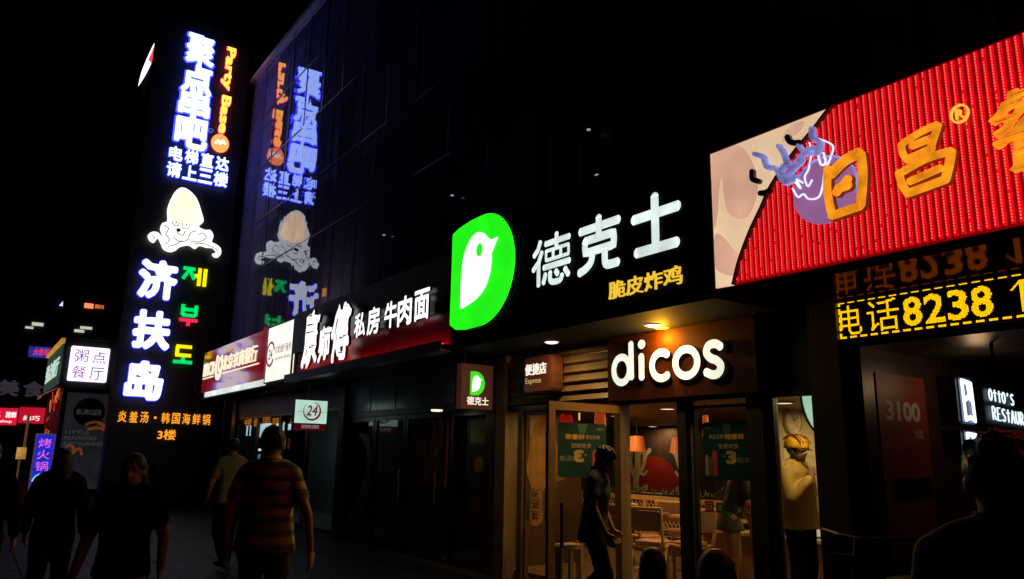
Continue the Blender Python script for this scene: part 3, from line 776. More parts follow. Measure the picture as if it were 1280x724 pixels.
w1 = MB().frame(FY(6.03), -8.198, -6.422, 0.0, 2.123, .05, 0, .05).build('window', BROWN, sf)
MB().fbox(FY(6.03), -8.148, -6.472, .05, 2.07, .02, .026).build('pane', shopglass, w1)
w2 = MB().frame(FY(6.03), -4.363, -3.93, 0.0, 2.123, .012, 0, .05).build('window', BLACK, sf)
MB().fbox(FY(6.03), -4.351, -3.94, .012, 2.11, .02, .026).build('pane', shopglass, w2)
d2 = MB().frame(FY(6.03), -5.318, -4.612, 0.03, 2.075, .028, 0, .05).build('door', BLACK, sf)
MB().fbox(FY(6.03), -5.29, -4.64, .058, 2.047, .02, .026).build('pane', shopglass, d2)
MB().tube([(-5.24, 5.93, .75), (-5.24, 5.93, 1.25)], .012).build('handle', mat('steel', (0.5, 0.5, 0.5), 0.25, 1.0), d2)
FD = FX(-6.33)
dl = MB().fbox(FD, 4.90, 4.985, .03, 2.115, 0, .045).fbox(FD, 5.90, 5.985, .03, 2.115, 0, .045).fbox(FD, 4.985, 5.90, 2.03, 2.115, 0, .045).fbox(FD, 4.985, 5.90, .03, .16, 0, .045).build('door', BROWN, sf, label='wooden glass door leaf swung open towards the street')
MB().fbox(FD, 4.985, 5.90, .16, 2.03, .02, .026).build('pane', shopglass, dl)
MB().tube([(-6.255, 5.05, .66), (-6.255, 5.05, 1.10)], .018).box(-6.28, -6.245, 5.035, 5.065, .70, .72).box(-6.28, -6.245, 5.035, 5.065, 1.04, 1.06).build('handle', BLACK, dl)
ed = MB().box(-6.33, -6.285, 4.893, 4.8985, .9, 1.8).build('stile_reflection', mat('reflection_orange', (0.75, 0.40, 0.12), 0.15, 1.0), dl)  # orange reflection on the door stile, shaped as a thin metal strip

# round-lettered board
bs = thing('letter_board', 'dark brown board with five rounded white letters above the shop doors', 'sign', (-5.5, 5.95, 2.2))
MB().box(-6.44, -4.42, 5.86, 5.94, 2.165, 2.875).build('board', mat('board_brown', (0.040, 0.009, 0.002), 0.75, var=0.15, coat=0.0, spec=.08), bs)
F = FY(5.86)
LW = em('round_letter_white', (0.86, 0.97, 0.90), 0.80, 0.12, 6, base=(0.6, 0.64, 0.6))
def letter(segs, wd, closed=()):
    mb = MB()
    for k, s in enumerate(segs): mb.stroke(s, wd, F, .012, .034 + .0015 * k, closed=(k in closed))
    return mb.build('letter', LW, bs, side=SIDEW, nrm=Vector((0, 1, 0)))
letter([ell(-6.175, 2.50, .125, .14, 40), [(-6.02, 2.78), (-6.02, 2.40)]], .080, closed=(0,))
lt = MB(); lt.stroke([(-5.855, 2.625), (-5.855, 2.385)], .085, F, .015, .045); lt.prism(ell(-5.845, 2.748, .056, .05, 24), F, .015, .047); lt.build('letter', LW, bs, side=SIDEW, nrm=Vector((0, 1, 0)))
letter([arc(-5.575, 2.50, .135, .135, 48, 312, 30)], .080)
letter([ell(-5.235, 2.50, .145, .135, 40)], .080, closed=(0,))
letter([smooth_path([(-4.79, 2.61), (-4.86, 2.65), (-4.945, 2.635), (-4.97, 2.57), (-4.92, 2.515), (-4.85, 2.485), (-4.80, 2.43), (-4.83, 2.365), (-4.90, 2.35), (-4.99, 2.385)], 5)], .085)
# rounded box sign
xb = thing('box_sign', 'rounded brown box sign with three small white characters on the slatted wall', 'sign', (-7.58, 5.9, 2.58))
MB().rbox(FY(5.93), -7.90, -7.33, 2.33, 2.79, 0, .18, .06).build('box', mat('box_brown', (0.10, 0.035, 0.018), 0.35, coat=0.3), xb)
F = FY(5.75)
MB().rbox(F, -7.885, -7.345, 2.345, 2.775, .001, .008, .05).build('face', em('box_face_brown', (0.085, 0.018, 0.008), 0.30, base=(0.1, 0.03, 0.015)), xb)
text(MB(), '便捷店', F, -7.86, -7.42, 2.55, 2.695, .012, .004, .025).build('lettering', em('warm_white', (1.0, 0.93, 0.82), 1.0), xb)
text(MB(), 'Express', F, -7.85, -7.53, 2.425, 2.515, .012, .003, .012).build('lettering', em('tan_lettering', (0.75, 0.50, 0.20), 0.6), xb)
# hanging blade sign
hs = thing('hanging_sign', 'small square brown hanging sign with a green bird emblem over white characters', 'sign', (-8.6, 5.5, 2.45))
F = FX(-8.6)
MB().box(-8.72, -8.60, 5.24, 5.74, 2.15, 2.74).build('box', em('blade_brown', (0.10, 0.028, 0.016), 0.32, base=(0.1, 0.03, 0.02)), hs)
MB().box(-8.67, -8.65, 5.3, 5.32, 2.74, 2.89).box(-8.67, -8.65, 5.66, 5.68, 2.74, 2.89).build('bracket', DARKMETAL, hs)
sp = [(5.375, 2.33), (5.375, 2.64)] + arc(5.45, 2.485, .15, .16, 90, -90, 20)
e2 = MB().prism(sp, F, .003, .012).build('emblem', em('green_lightbox_small', (0.05, 0.72, 0.02), 1.0), hs)
kx = lambda p: (5.40 + (p[0] + 8.185) / .83 * .15, 2.37 + (p[1] - 3.37) / .94 * .22)
MB().prism([kx(p) for p in bird], F, .013, .018).build('bird', em('bird_white', (1, 1, 1), 1.5), e2)
text(MB(), '德克士', F, 5.33, 5.67, 2.20, 2.31, .004, .004, .02).build('lettering', em('warm_white', (1, 1, 1), 1), hs)

# twenty-four hour blade sign
tf = thing('hour_sign', 'small white glowing sign with the number 24 over a red strip', 'sign', (-14, 5.25, 1.95))
F = FX(-14.0)
MB().box(-14.10, -14.0, 4.93, 5.56, 2.085, 2.51).build('box', em('mint_lightbox', (0.62, 0.95, 0.78), 0.72, 0.15, 4), tf)
MB().box(-14.10, -14.0, 4.93, 5.56, 1.94, 2.082).build('red_strip', em('strip_red', (0.12, 0.008, 0.012), 0.35, base=(0.12, 0.01, 0.02)), tf)
MB().frame(F, 4.92, 5.57, 1.93, 2.52, .012, -.11, .006).box(-14.06, -14.04, 5.2, 5.22, 2.52, 2.89).build('frame', DARKMETAL, tf)
rr = MB(); A = arc(5.265, 2.305, .165, .165, 60, -250, 40); n = len(A)
for i, (u, v) in enumerate(A): pass
ow = [(5.265 + .175 * math.cos(R(a)), 2.305 + .175 * math.sin(R(a))) for a in np.linspace(75, -225, 40)]
iw = [(5.255 + .15 * math.cos(R(a)), 2.32 + .155 * math.sin(R(a))) for a in np.linspace(-225, 75, 40)]
rr.prism(ow + iw, F, .003, .006)
text(rr, '24', F, 5.155, 5.37, 2.225, 2.415, .004, 0, .02, shear=.18)
rr.fbox(F, 4.98, 5.07, 2.29, 2.296, .003, .006).fbox(F, 5.45, 5.54, 2.29, 2.296, .003, .006)
text(rr, 'BANKING', F, 5.14, 5.27, 2.205, 2.222, .004)
rr.build('emblem', em('dark_red_ink', (0.20, 0.002, 0.012), 0.7), tf)
text(MB(), '自助银行服务', F, 5.08, 5.42, 2.015, 2.05, .004).build('lettering', em('pale_pink_lettering', (0.8, 0.6, 0.6), 0.6), tf)
text(MB(), 'SELF SERVICE BANKING', F, 5.08, 5.42, 1.988, 2.006, .004).build('lettering', em('pale_pink_lettering', (1, 1, 1), 1), tf)

# downlights in the soffit
for (x, y, e, lab, nm) in ((-7.04, 5.52, 26, 'round downlight shining on the slats above the rounded box sign', 'a'), (-5.43, 5.57, 24, 'round downlight shining on the brown letter board', 'b')):
    t = thing('downlight', lab, 'light', (x, y, 2.88), 'downlights under the sign canopy')
    MB().lathe((x, y, 2.885), [(.0, .0), (.085, .0), (.10, -.008), (.10, .004)]).build('trim', mat('downlight_trim', (0.5, 0.45, 0.4), 0.3, 0.8), t)
    MB().lathe((x, y, 2.872), [(.0, -.016), (.05, -.013), (.082, 0.0)]).build('lens', em('downlight_lens', (1.0, 0.90, 0.74), 2.2), t)
    lamp('downlight_glow', 'AREA', (x, y, 2.845), e * .34, (1.0, 0.66, 0.26), .14, t)
wl = thing('added_wash', 'flat amber lamp added under the canopy to brighten the letter board', 'light', (-5.50, 5.76, 2.86))  # extra lamp added to make the orange hot spot on the board
MB().lathe((-5.50, 5.76, 2.88), [(.0, -.006), (.075, -.004), (.08, .004)]).build('lens', em('added_wash_lens', (1.0, 0.55, 0.12), 0.9), wl)
lamp('added_wash_glow', 'POINT', (-5.52, 5.765, 2.78), 42.0, (1.0, 0.44, 0.02), .03, wl)

# ------------------------------------------------------------------ inside the chicken shop
rm = thing('chicken_shop_interior', 'warm lit room of the chicken shop seen through its doors', 'room', (-8, 8, 0.1))
flm = mat('shop_floor', (0.22, 0.15, 0.09), 0.3, var=0.2, scale=4)
MB().box(-8.7, -3.95, 6.1, 7.4, 0.0, 0.1).box(-16, -3.95, 7.4, 11.55, 0, 0.1).build('floor', flm, rm)
MB().box(-8.7, -3.95, 6.1, 7.4, 2.19, 2.25).box(-16, -3.95, 7.4, 11.55, 2.19, 2.25).build('ceiling', mat('shop_ceiling', (0.16, 0.10, 0.055), 0.5, var=0.15), rm)
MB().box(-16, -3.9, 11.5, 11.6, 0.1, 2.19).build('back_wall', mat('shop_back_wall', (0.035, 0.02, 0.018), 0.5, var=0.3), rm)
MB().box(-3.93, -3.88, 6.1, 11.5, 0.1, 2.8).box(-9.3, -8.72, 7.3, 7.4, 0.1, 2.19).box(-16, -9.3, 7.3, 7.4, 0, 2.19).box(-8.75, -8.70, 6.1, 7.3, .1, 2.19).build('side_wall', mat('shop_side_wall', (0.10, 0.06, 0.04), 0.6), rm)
tw = MB(); grout = MB()
grout.box(-6.10, -6.006, 8.05, 11.5, 0.1, 2.19)
for j in range(7):
    for i in range(6):
        tw.box(-6.006, -6.0, 8.055 + i * .6, 8.055 + i * .6 + .594, .105 + j * .30, .105 + j * .30 + .296)
grout.build('tiled_wall', mat('tile_grout', (0.25, 0.22, 0.16), 0.7), rm)
tw.build('wall_tile', mat('tile_cream', (0.62, 0.56, 0.38), 0.25, var=0.05), rm)
# mural
mu = thing('wall_mural', 'dark red mural with pale branching trees on the back wall', 'mural', (-11, 11.48, 0.8))
F = FY(11.48)
MB().fbox(F, -13.2, -9.0, .75, 1.95, 0, .02).build('panel', mat('mural_black', (0.03, 0.02, 0.02), 0.5), mu)
MB().prism(smooth_path([(-12.2, .80), (-11.9, 1.35), (-11.4, 1.58), (-10.95, 1.52), (-10.55, 1.2), (-10.35, .80)], 6, True), F, .021, .026).build('red_hill', mat('mural_red', (0.20, 0.014, 0.012), 0.5), mu)
for (x0, sx) in ((-10.32, -1), (-11.75, 1)):
    tr = MB()
    for L, wd in (([(0, .86), (.0, 1.15), (.06, 1.45), (.04, 1.85)], .16), ([(.03, 1.2), (.2, 1.35), (.3, 1.6), (.42, 1.72)], .09), ([(.0, 1.1), (-.15, 1.4), (-.12, 1.7)], .1), ([(.1, 1.3), (.22, 1.22), (.33, 1.30)], .06), ([(.04, 1.5), (.16, 1.7), (.14, 1.9)], .07), ([(.22, 1.45), (.24, 1.62), (.2, 1.8)], .05), ([(-.02, .95), (.15, .9), (.3, .98)], .13)):
        tr.stroke(smooth_path([(x0 + sx * a, b) for a, b in L], 5), wd, F, .03, .034 + .001 * random.random())
    tr.build('pale_tree', mat('mural_cream', (0.38, 0.37, 0.22), 0.5), mu)
# ceiling lamps; those by the helmeted man, cone window and chairs added for light
for (x, y, lab) in ((-6.90, 7.30, 'round ceiling lamp nearest the shop doorway'), (-11.0, 11.2, 'round ceiling lamp close to the mural'), (-9.6, 8.6, 'faint round ceiling lamp above the lattice seating'), (-5.2, 7.35, 'round ceiling lamp above the service counter'), (-5.2, 8.9, 'round ceiling lamp in front of the tiled wall'), (-4.25, 6.42, 'added round ceiling lamp above the helmeted man, near the tiled corner'), (-8.2, 6.75, 'added round ceiling lamp behind the ice cream window'), (-8.7, 8.1, 'unseen round ceiling lamp added above the wooden chairs')):
    t = thing('ceiling_lamp', lab, 'light', (x, y, 2.17), 'round lamps in the shop ceiling')
    MB().lathe((x, y, 2.185), [(.0, -.012), (.09, -.012), (.11, -.02), (.12, .004)]).build('trim', mat('lamp_trim', (0.6, 0.5, 0.35), 0.4), t)
    MB().lathe((x, y, 2.168), [(.0, -.004), (.085, .0)]).build('lens', em('ceiling_lens', (1.0, 0.78, 0.45), 1.6), t)
    tile = 'tiled' in lab or 'counter' in lab
    lamp('ceiling_glow', 'AREA', (x, y, 2.15), (7 if 'helmet' in lab else 16) if 'tiled' in lab else (13 if tile else 11), (1.0, 0.70, 0.30) if tile else (1.0, 0.55, 0.20), .17, t)
for (x, y, z, lab) in ((-8.49, 9.21, 1.76, 'orange pendant lampshade hanging before the right mural tree'), (-8.85, 8.66, 1.77, 'orange pendant lampshade hanging near the open doorway edge'), (-7.22, 6.44, 2.05, 'bright orange lampshade over the top of the mirrored poster'), (-6.02, 7.0, 1.93, 'narrow orange-red lampshade behind the closed glass door')):
    t = thing('pendant_lamp', lab, 'lamp', (x, y, z), 'orange pendant lamps in the shop')
    s = .55 if z > 1.9 else 1
    if 'narrow' in lab: s = .3
    MB().lathe((x, y, z), [(.105 * s, .12), (.14 * s, -.12)], 28).lathe((x, y, z), [(.10 * s, .119), (.135 * s, -.119)], 28).build('lamp_shade', em('shade_orange', (1.0, 0.13, 0.02), .40, .12, 5, base=(0.6, 0.2, 0.05)) if s < 1 else em('shade_dim', (1.0, 0.17, 0.03), .10 if x < -8.7 else .2, .2, 5, base=(0.5, 0.16, 0.05)), t, smooth=True)
    MB().tube([(x, y, z + .12), (x, y, 2.19)], .006).build('cord', BLACK, t)
    if s == 1: lamp('pendant_glow', 'POINT', (x, y, z - .02), .8, (1.0, 0.42, 0.12), .05, t)
rdp = thing('lantern_string', 'string of red paper lanterns behind the ice cream window', 'lantern', (-7.62, 6.2, 2.1))
RL = em('lantern_red', (1.0, 0.012, 0.01), .38, .35, 9)
for (u, z, wu, h) in ((-7.66, 2.02, .075, .12), (-7.53, 2.01, .07, .12), (-7.62, 1.82, .055, .15), (-7.60, 1.62, .05, .15), (-7.58, 1.42, .045, .14)):
    MB().lathe((u, 6.2, z), [(.0, h / 2), (wu * .4, h / 2), (wu * .52, h * .2), (wu * .52, -h * .2), (wu * .4, -h / 2), (0, -h / 2)], 16).build('lantern', RL, rdp, smooth=True)
MB().tube([(-7.62, 6.2, 1.36), (-7.62, 6.2, 2.19)], .003).tube([(-7.53, 6.2, 2.0), (-7.53, 6.2, 2.19)], .003).build('cord', BLACK, rdp)
tb = thing('light_tube', 'thin upright yellow light tube above the mirrored poster', 'light', (-7.40, 6.25, 2.1))
MB().tube([(-7.40, 6.25, 2.0), (-7.40, 6.25, 2.17)], .011).build('tube', em('tube_yellow', (1.0, 0.68, 0.25), 1.3), tb)
MB().lathe((-7.40, 6.25, 2.17), [(.018, 0), (.018, .02)], 12).build('socket', BLACK, tb)
# lattice seating partition
lp = thing('lattice_partition', 'wooden seating partition with diagonal lattice below a pale rail', 'partition', (-9, 9, .1))
LWD = mat('light_wood', (0.52, 0.33, 0.13), 0.4, var=0.15, scale=4)
MB().box(-14, -6.3, 8.97, 9.03, .90, .97).build('rail', LWD, lp)
MB().box(-14, -6.3, 8.98, 9.02, .38, .44).build('lower_rail', LWD, lp)
pp = MB()
for x in (-13, -11.6, -10.3, -9.05, -7.7, -6.4): pp.box(x, x + .07, 8.965, 9.035, .1, .898)
pp.build('post', LWD, lp)
la = MB()
for x in np.arange(-14, -6.3, .085):
    for s_ in (-1, 1):
        la.bar((x, 9.0 + .006 * s_, .44), (x + s_ * .36, 9.0 + .006 * s_, .898), .026, .010)
la.build('lattice', LWD, lp)
MB().box(-14, -6.3, 9.06, 9.5, .1, .60).build('bench_back', mat('bench_dark', (0.05, 0.03, 0.025), 0.6), lp)
# plants on the partition, low dark leaves
for (x0, lab) in ((-9.9, 'low dark leafy planting along the rail at the doorway'), ):
    t = thing('planter', lab, 'plant', (x0, 9.2, 1.0))
    lf = MB(); rnd = random.Random(3)
    for k in range(500):
        x, y, z = rnd.uniform(-11.5, -6.6), rnd.uniform(9.08, 9.3), .97 + abs(rnd.gauss(0, .045))
        a = rnd.uniform(0, 6.28); L = rnd.uniform(.05, .10); dx, dy, dz = L * math.cos(a), L * math.sin(a) * .5, L * rnd.uniform(.2, 1)
        lf.add([(x, y, z), (x + dx * .5 - .015, y + dy * .5, z + dz * .5), (x + dx, y + dy, z + dz), (x + dx * .5 + .015, y + dy * .5, z + dz * .5 + .01)], [(0, 1, 2, 3)])
    lf.build('leaves', mat('leaf_green', (0.05, 0.06, 0.025), 0.5), t)
    MB().box(-11.6, -6.5, 9.07, 9.33, .9, 1.0).build('trough', BLACK, t)
# chairs and tables
PAD = mat('pad_pink', (0.48, 0.27, 0.20), 0.6, var=0.1); PADB = mat('pad_brown', (0.24, 0.13, 0.08), 0.6, var=0.1)
def make_chair(x, y, rz, lab):
    t = thing('bentwood_chair', lab, 'chair', (0, 0, 0), 'wooden chairs of the chicken shop')
    for s_ in (-.20, .20):
        m = MB()
        L = smooth_path([(.20, .0), (.205, .38), (.17, .44), (-.12, .42), (-.19, .47), (-.24, .80), (-.235, .86)], 5)
        m.tube([(s_, a, b) for a, b in L], .022, 8)
        m.tube([(s_, -.10, .42), (s_, -.17, .2), (s_, -.22, 0)], .022, 8)
        m.build('side_frame', LWD, t, smooth=True)
    MB().tube([(-.20, -.235, .86), (.20, -.235, .86)], .022, 8).tube([(-.2, .19, .40), (.2, .19, .40)], .018, 8).tube([(-.2, -.12, .41), (.2, -.12, .41)], .018, 8).build('crossbar', LWD, t)
    MB().rbox(lambda u, v, n: Vector((u, v, n)), -.185, .185, -.14, .20, .44, .475, .05).build('seat', PAD, t)
    MB().rbox(lambda u, v, n: Vector((u, -.225 - n + (v - .7) * -.14, v)), -.178, .178, .60, .835, -.015, .015, .04).build('backrest', PADB, t)
    t.location = (x, y, .1); t.rotation_euler.z = rz
    return t
make_chair(-6.90, 6.98, R(25), 'wooden chair with brown backrest, middle one inside the open doorway')
def copy_tree(o, parent=None):
    c = o.copy(); col.objects.link(c)
    if parent: c.parent = parent
    BASE[c.name] = BASE.get(o.name, Vector())
    for ch in o.children: copy_tree(ch, c)
    return c
src = [o for o in bpy.data.objects if o.name.startswith('bentwood_chair')][0]
for (x, y, rz, lab) in ((-6.58, 7.30, R(100), 'wooden chair turned sideways next to the black door post'), (-7.42, 7.35, R(-10), 'wooden chair farthest in, half behind the open door frame'), (-7.35, 6.55, R(190), 'wooden chair behind the glass of the open door'), (-7.75, 8.35, R(15), 'wooden chair nearest the lattice rail, behind the middle chair'), (-6.15, 8.5, R(-60), 'wooden chair between the lattice rail and the service counter')):
    c = copy_tree(src); c.location = (x, y, .1); c.rotation_euler.z = rz; c['label'] = lab
def table(x, y, w, d, lab):
    t = thing('dining_table', lab, 'table', (x, y, .1), 'pale wooden tables of the chicken shop')
    MB().rbox(lambda u, v, n: Vector((u, v, n)), x - w / 2, x + w / 2, y - d / 2, y + d / 2, .80, .83, .03).build('table_top', LWD, t)
    MB().tube([(x, y, .12), (x, y, .80)], .035).build('column', mat('steel_dark', (0.2, 0.2, 0.2), 0.3, 1), t)
    MB().lathe((x, y, .1), [(.0, .03), (.2, .02), (.21, 0)]).build('foot', mat('steel_dark', (0, 0, 0)), t)
table(-6.75, 7.98, 1.1, .6, 'pale wooden table behind the chairs at the black post')
table(-8.05, 7.75, .9, .6, 'pale wooden table seen through the open glass door')
cup = thing('paper_cup', 'small white paper cup on the table by the post', 'cup', (-6.45, 8.0, .93))
MB().lathe((-6.45, 8.0, .832), [(.028, 0), (.038, .10), (.040, .10), (.040, .104), (.03, .104)]).build('cup', mat('cup_white', (0.75, 0.7, 0.6), 0.5), cup)
st = thing('slotted_stool', 'pale slotted stool behind the foot of the open door', 'stool', (-6.75, 5.6, .1))
mm = MB()
FS = FY(5.52)
mm.fbox(FS, -7.02, -6.97, .1, .58, 0, .03).fbox(FS, -6.91, -6.80, .1, .58, 0, .03)
for z in (.10, .27, .44, .53): mm.fbox(FS, -6.97, -6.91, z, z + .06, 0, .03)
mm.box(-7.02, -6.80, 5.53, 5.80, .55, .60).box(-7.02, -6.98, 5.76, 5.80, .0, .55).box(-6.84, -6.80, 5.76, 5.80, .0, .55)
mm.box(-7.02, -6.97, 5.49, 5.52, 0, .1).box(-6.85, -6.80, 5.49, 5.52, 0, .1)
mm.build('body', mat('stool_pale', (0.5, 0.48, 0.32), 0.5), st)
# counter
ct = thing('service_counter', 'brown wooden service counter with pale top edge', 'counter', (-5.3, 7.8, .1))
MB().box(-6.66, -3.95, 7.62, 8.0, .1, .685).build('body', mat('counter_wood', (0.28, 0.15, 0.06), 0.4, var=0.15, scale=3), ct)
MB().box(-6.70, -3.95, 7.58, 8.04, .685, .72).build('counter_top', mat('counter_pale', (0.50, 0.40, 0.26), 0.35), ct)
cb = thing('calligraphy_board', 'black board with big white brush characters standing on the counter', 'board', (-5.7, 7.85, .72))
MB().box(-6.02, -5.1, 7.80, 7.83, .72, .93).build('board', BLACK, cb)
wi = em('chalk_white', (0.75, 0.72, 0.62), .55)
for ch, u in (('得', -5.96), ('送', -5.62), ('外', -5.34)):
    text(MB(), ch, FY(7.80), u, u + .24, .735, .915, .003, 0, .045, wob=.05).build('character', wi, cb)
fl = thing('drink_cooler', 'red and dark drinks display behind the woman at the counter', 'cooler', (-5.9, 8.02, .72))
MB().box(-6.45, -6.15, 8.06, 8.4, .72, 1.25).build('cabinet', mat('cooler_dark', (0.03, 0.03, 0.03), 0.4), fl)
MB().box(-5.52, -5.40, 8.0, 8.1, .93, 1.5).build('red_panel', em('cooler_red', (0.9, 0.03, 0.02), .28, base=(0.5, 0.03, 0.02)), fl)
ck = thing('wall_clock', 'round cream wall clock on the tiled wall', 'clock', (-6, 8.6, 2.02))
FC = FX(-6.0)
c0 = (8.62, 2.05)
MB().prism(ell(*c0, .165, .165, 40), FC, .002, .03).build('face', mat('clock_face', (0.72, 0.66, 0.5), 0.4), ck)
MB().stroke(ell(*c0, .17, .17, 40), .03, FC, .004, .045, closed=True).build('rim', mat('clock_rim', (0.62, 0.55, 0.42), 0.3), ck)
MB().stroke([c0, (8.58, 2.13)], .010, FC, .032, .035).stroke([c0, (8.70, 2.09)], .008, FC, .036, .039).build('hand', BLACK, ck)
nt_ = thing('wall_notice', 'small paper notice under the clock on the tiled wall', 'notice', (-6, 8.5, 1.65))
MB().fbox(FC, 8.40, 8.66, 1.56, 1.80, .002, .005).build('sheet', mat('notice_paper', (0.60, 0.56, 0.40), 0.7), nt_)
text(MB(), '温馨提示', FC, 8.43, 8.63, 1.74, 1.78, .006).build('lettering', mat('notice_ink', (0.15, 0.12, 0.1), 0.6), nt_)
mn = thing('round_light_sign', 'pale mint round light sign cut by the window edge above the helmeted man', 'sign', (-4.0, 6.3, 2.1))
MB().prism(ell(-4.00, 2.17, .235, .40, 40), FY(6.3), 0, .04).build('disc', em('mint_disc', (0.55, 0.95, 0.72), .8, .1, 4), mn)
MB().stroke(ell(-4.00, 2.17, .245, .41, 40), .02, FY(6.3), -.005, .05, closed=True).build('rim', mat('rim_green', (0.03, 0.14, 0.07), 0.4), mn)

# posters and window art
TEAL = mat('poster_teal', (0.003, 0.042, 0.052), 0.35, var=0.5, scale=2.5)
def drink_poster(F, u0, v0, wd, ht, lab, name, mirror, base):
    t = thing('promotion_poster', lab, 'poster', base)
    X = (lambda a, b: (u0 + wd * (1 - b), u0 + wd * (1 - a))) if mirror else (lambda a, b: (u0 + wd * a, u0 + wd * b))
    Y = lambda b: v0 + ht * b
    MB().rbox(F, u0, u0 + wd, v0, v0 + ht, 0, .003, .03).build('sheet', TEAL, t)
    GD = mat('poster_gold', (0.45, 0.28, 0.05), 0.5); WP = mat('poster_white', (0.34, 0.33, 0.27), 0.5)
    text(MB(), '购买任意', F, *X(.14, .44), Y(.70), Y(.78), .005, 0, .02, mirror=mirror).build('lettering', WP, t)
    text(MB(), '特惠餐', F, *X(.46, .86), Y(.69), Y(.79), .005, 0, .045, mirror=mirror).build('lettering', GD, t)
    text(MB(), '免费续饮', F, *X(.33, .74), Y(.53), Y(.62), .005, 0, .02, mirror=mirror).build('lettering', WP, t)
    text(MB(), '3', F, *X(.48, .69), Y(.27), Y(.50), .005, 0, .06, mirror=mirror).build('lettering', mat('poster_cream', (0.48, 0.38, 0.18), 0.5), t)
    text(MB(), '+', F, *X(.42, .47), Y(.38), Y(.43), .005, 0, .03, mirror=mirror).build('lettering', WP, t)
    text(MB(), '元/次', F, *X(.70, .97), Y(.29), Y(.39), .005, 0, .02, mirror=mirror).build('lettering', WP, t)
    text(MB(), '德克士', F, *X(.05, .22), Y(.87), Y(.92), .005, 0, .01, mirror=mirror).build('lettering', WP, t)
    for a, b, c, e, cc, nm in ((.04, .10, .06, .42, (.45, .40, .22), 'cream'), (.11, .17, .06, .40, (.06, .22, .05), 'green'), (.19, .30, .06, .50, (.42, .06, .04), 'red')):
        u = X(a, b)
        MB().prism([(u[0], Y(c)), (u[1], Y(c)), (u[1], Y(e - .06)), ((u[0] + u[1]) / 2 + .3 * (u[1] - u[0]), Y(e)), ((u[0] + u[1]) / 2 - .3 * (u[1] - u[0]), Y(e)), (u[0], Y(e - .06))], F, .005, .006).build('bottle_print', mat('bottle_print_' + nm, cc, 0.4), t)
    u = X(.40, .62)
    MB().prism([(u[0], Y(.98)), (u[0] + .25 * (u[1] - u[0]), Y(.80)), (u[1] - .25 * (u[1] - u[0]), Y(.80)), (u[1], Y(.98))], F, .0035, .0045).build('burst_print', mat('burst_print', (0.03, 0.12, 0.09), 0.4), t)
drink_poster(FX(-6.30), 5.03, 1.345, .67, .56, 'teal promotion poster on the open door leaf, its lettering seen mirrored', 'a', True, (-6.3, 5.3, 1.35))
drink_poster(FY(6.0), -5.20, 1.36, .58, .55, 'teal promotion poster on the closed glass door, its big 3 reading rightly', 'b', False, (-4.9, 6.0, 1.36))
def film(name, c):
    m = bpy.data.materials.new(name); m.use_nodes = True
    t = m.node_tree
    for n in list(t.nodes): t.nodes.remove(n)
    out = t.nodes.new('ShaderNodeOutputMaterial'); a = t.nodes.new('ShaderNodeBsdfDiffuse'); b = t.nodes.new('ShaderNodeBsdfTranslucent'); mx = t.nodes.new('ShaderNodeMixShader')
    nz = t.nodes.new('ShaderNodeTexNoise'); nz.inputs['Scale'].default_value = 7
    rp = t.nodes.new('ShaderNodeValToRGB'); rp.color_ramp.elements[0].color = (*[x * .75 for x in c], 1); rp.color_ramp.elements[1].color = (*c, 1)
    rp.color_ramp.elements[0].position = .35; rp.color_ramp.elements[1].position = .6
    t.links.new(nz.outputs['Fac'], rp.inputs['Fac']); t.links.new(rp.outputs[0], a.inputs[0]); t.links.new(rp.outputs[0], b.inputs[0])
    mx.inputs[0].default_value = .6
    t.links.new(a.outputs[0], mx.inputs[1]); t.links.new(b.outputs[0], mx.inputs[2]); t.links.new(mx.outputs[0], out.inputs['Surface'])
    return m
cn = thing('window_decal', 'tall cream soft ice cream cone decal on the shop window', 'decal', (-8.0, 6.0, .7))
F = FY(5.998)
ice = smooth_path([(-8.14 + (a_ + 8.14) * (1.5 if b_ > 1.2 else 1.15), b_) for a_, b_ in [(-7.95, 2.10), (-7.80, 1.95), (-7.74, 1.72), (-7.62, 1.52), (-7.64, 1.30), (-7.80, 1.22), (-7.86, 1.10), (-7.86, .76), (-8.06, .72), (-8.06, 1.12), (-8.10, 1.22), (-8.145, 1.36), (-8.12, 1.58), (-8.07, 1.85)]], 6, True)
MB().prism(ice, F, 0, .003).build('ice_cream', film('ice_cream_film', (0.85, 0.66, 0.34)), cn)
MB().prism([(-8.145, .74), (-8.07, .74), (-8.07, 1.12), (-8.145, 1.10)], F, .001, .004).build('side_label', mat('label_cream', (0.4, 0.4, 0.22), 0.5), cn)
text(MB(), '冰淇淋', F, -8.05, -7.88, .76, 1.16, .005, 0, .02, rot=True).build('lettering', mat('label_brown', (0.2, 0.13, 0.05), 0.5), cn)
text(MB(), '甜品', F, -8.135, -8.08, .78, .98, .006, 0, .02, rot=True).build('lettering', mat('label_green', (0.1, 0.25, 0.05), 0.5), cn)

for (a, b, cc, ch, lab) in ((-5.205, -5.10, (0.30, 0.03, 0.03), '日', 'red square sticker on the closed glass door, first of the row'), (-5.07, -4.975, (0.02, 0.12, 0.10), '文', 'teal square sticker with one character on the closed glass door'),
                            (-4.835, -4.755, (0.03, 0.14, 0.12), 'e', 'green sticker with a round letter e on the closed glass door'), (-4.735, -4.645, (0.32, 0.04, 0.03), 'U', 'red sticker with a pale U at the end of the row')):
    t = thing('window_sticker', lab, 'sticker', (a, 6.0, 1.1), 'stickers on the closed glass door')
    MB().fbox(FY(6.0), a, b, 1.05, 1.05 + (b - a), 0, .002).build('sheet', mat('sticker_' + ch.replace('日', 'red').replace('文', 'teal'), cc, 0.4), t)
    text(MB(), ch, FY(6.0), a + .022, b - .022, 1.07, 1.03 + (b - a), .003, 0, .02).build('lettering', mat('sticker_pale', (0.5, 0.48, 0.38), 0.5), t)
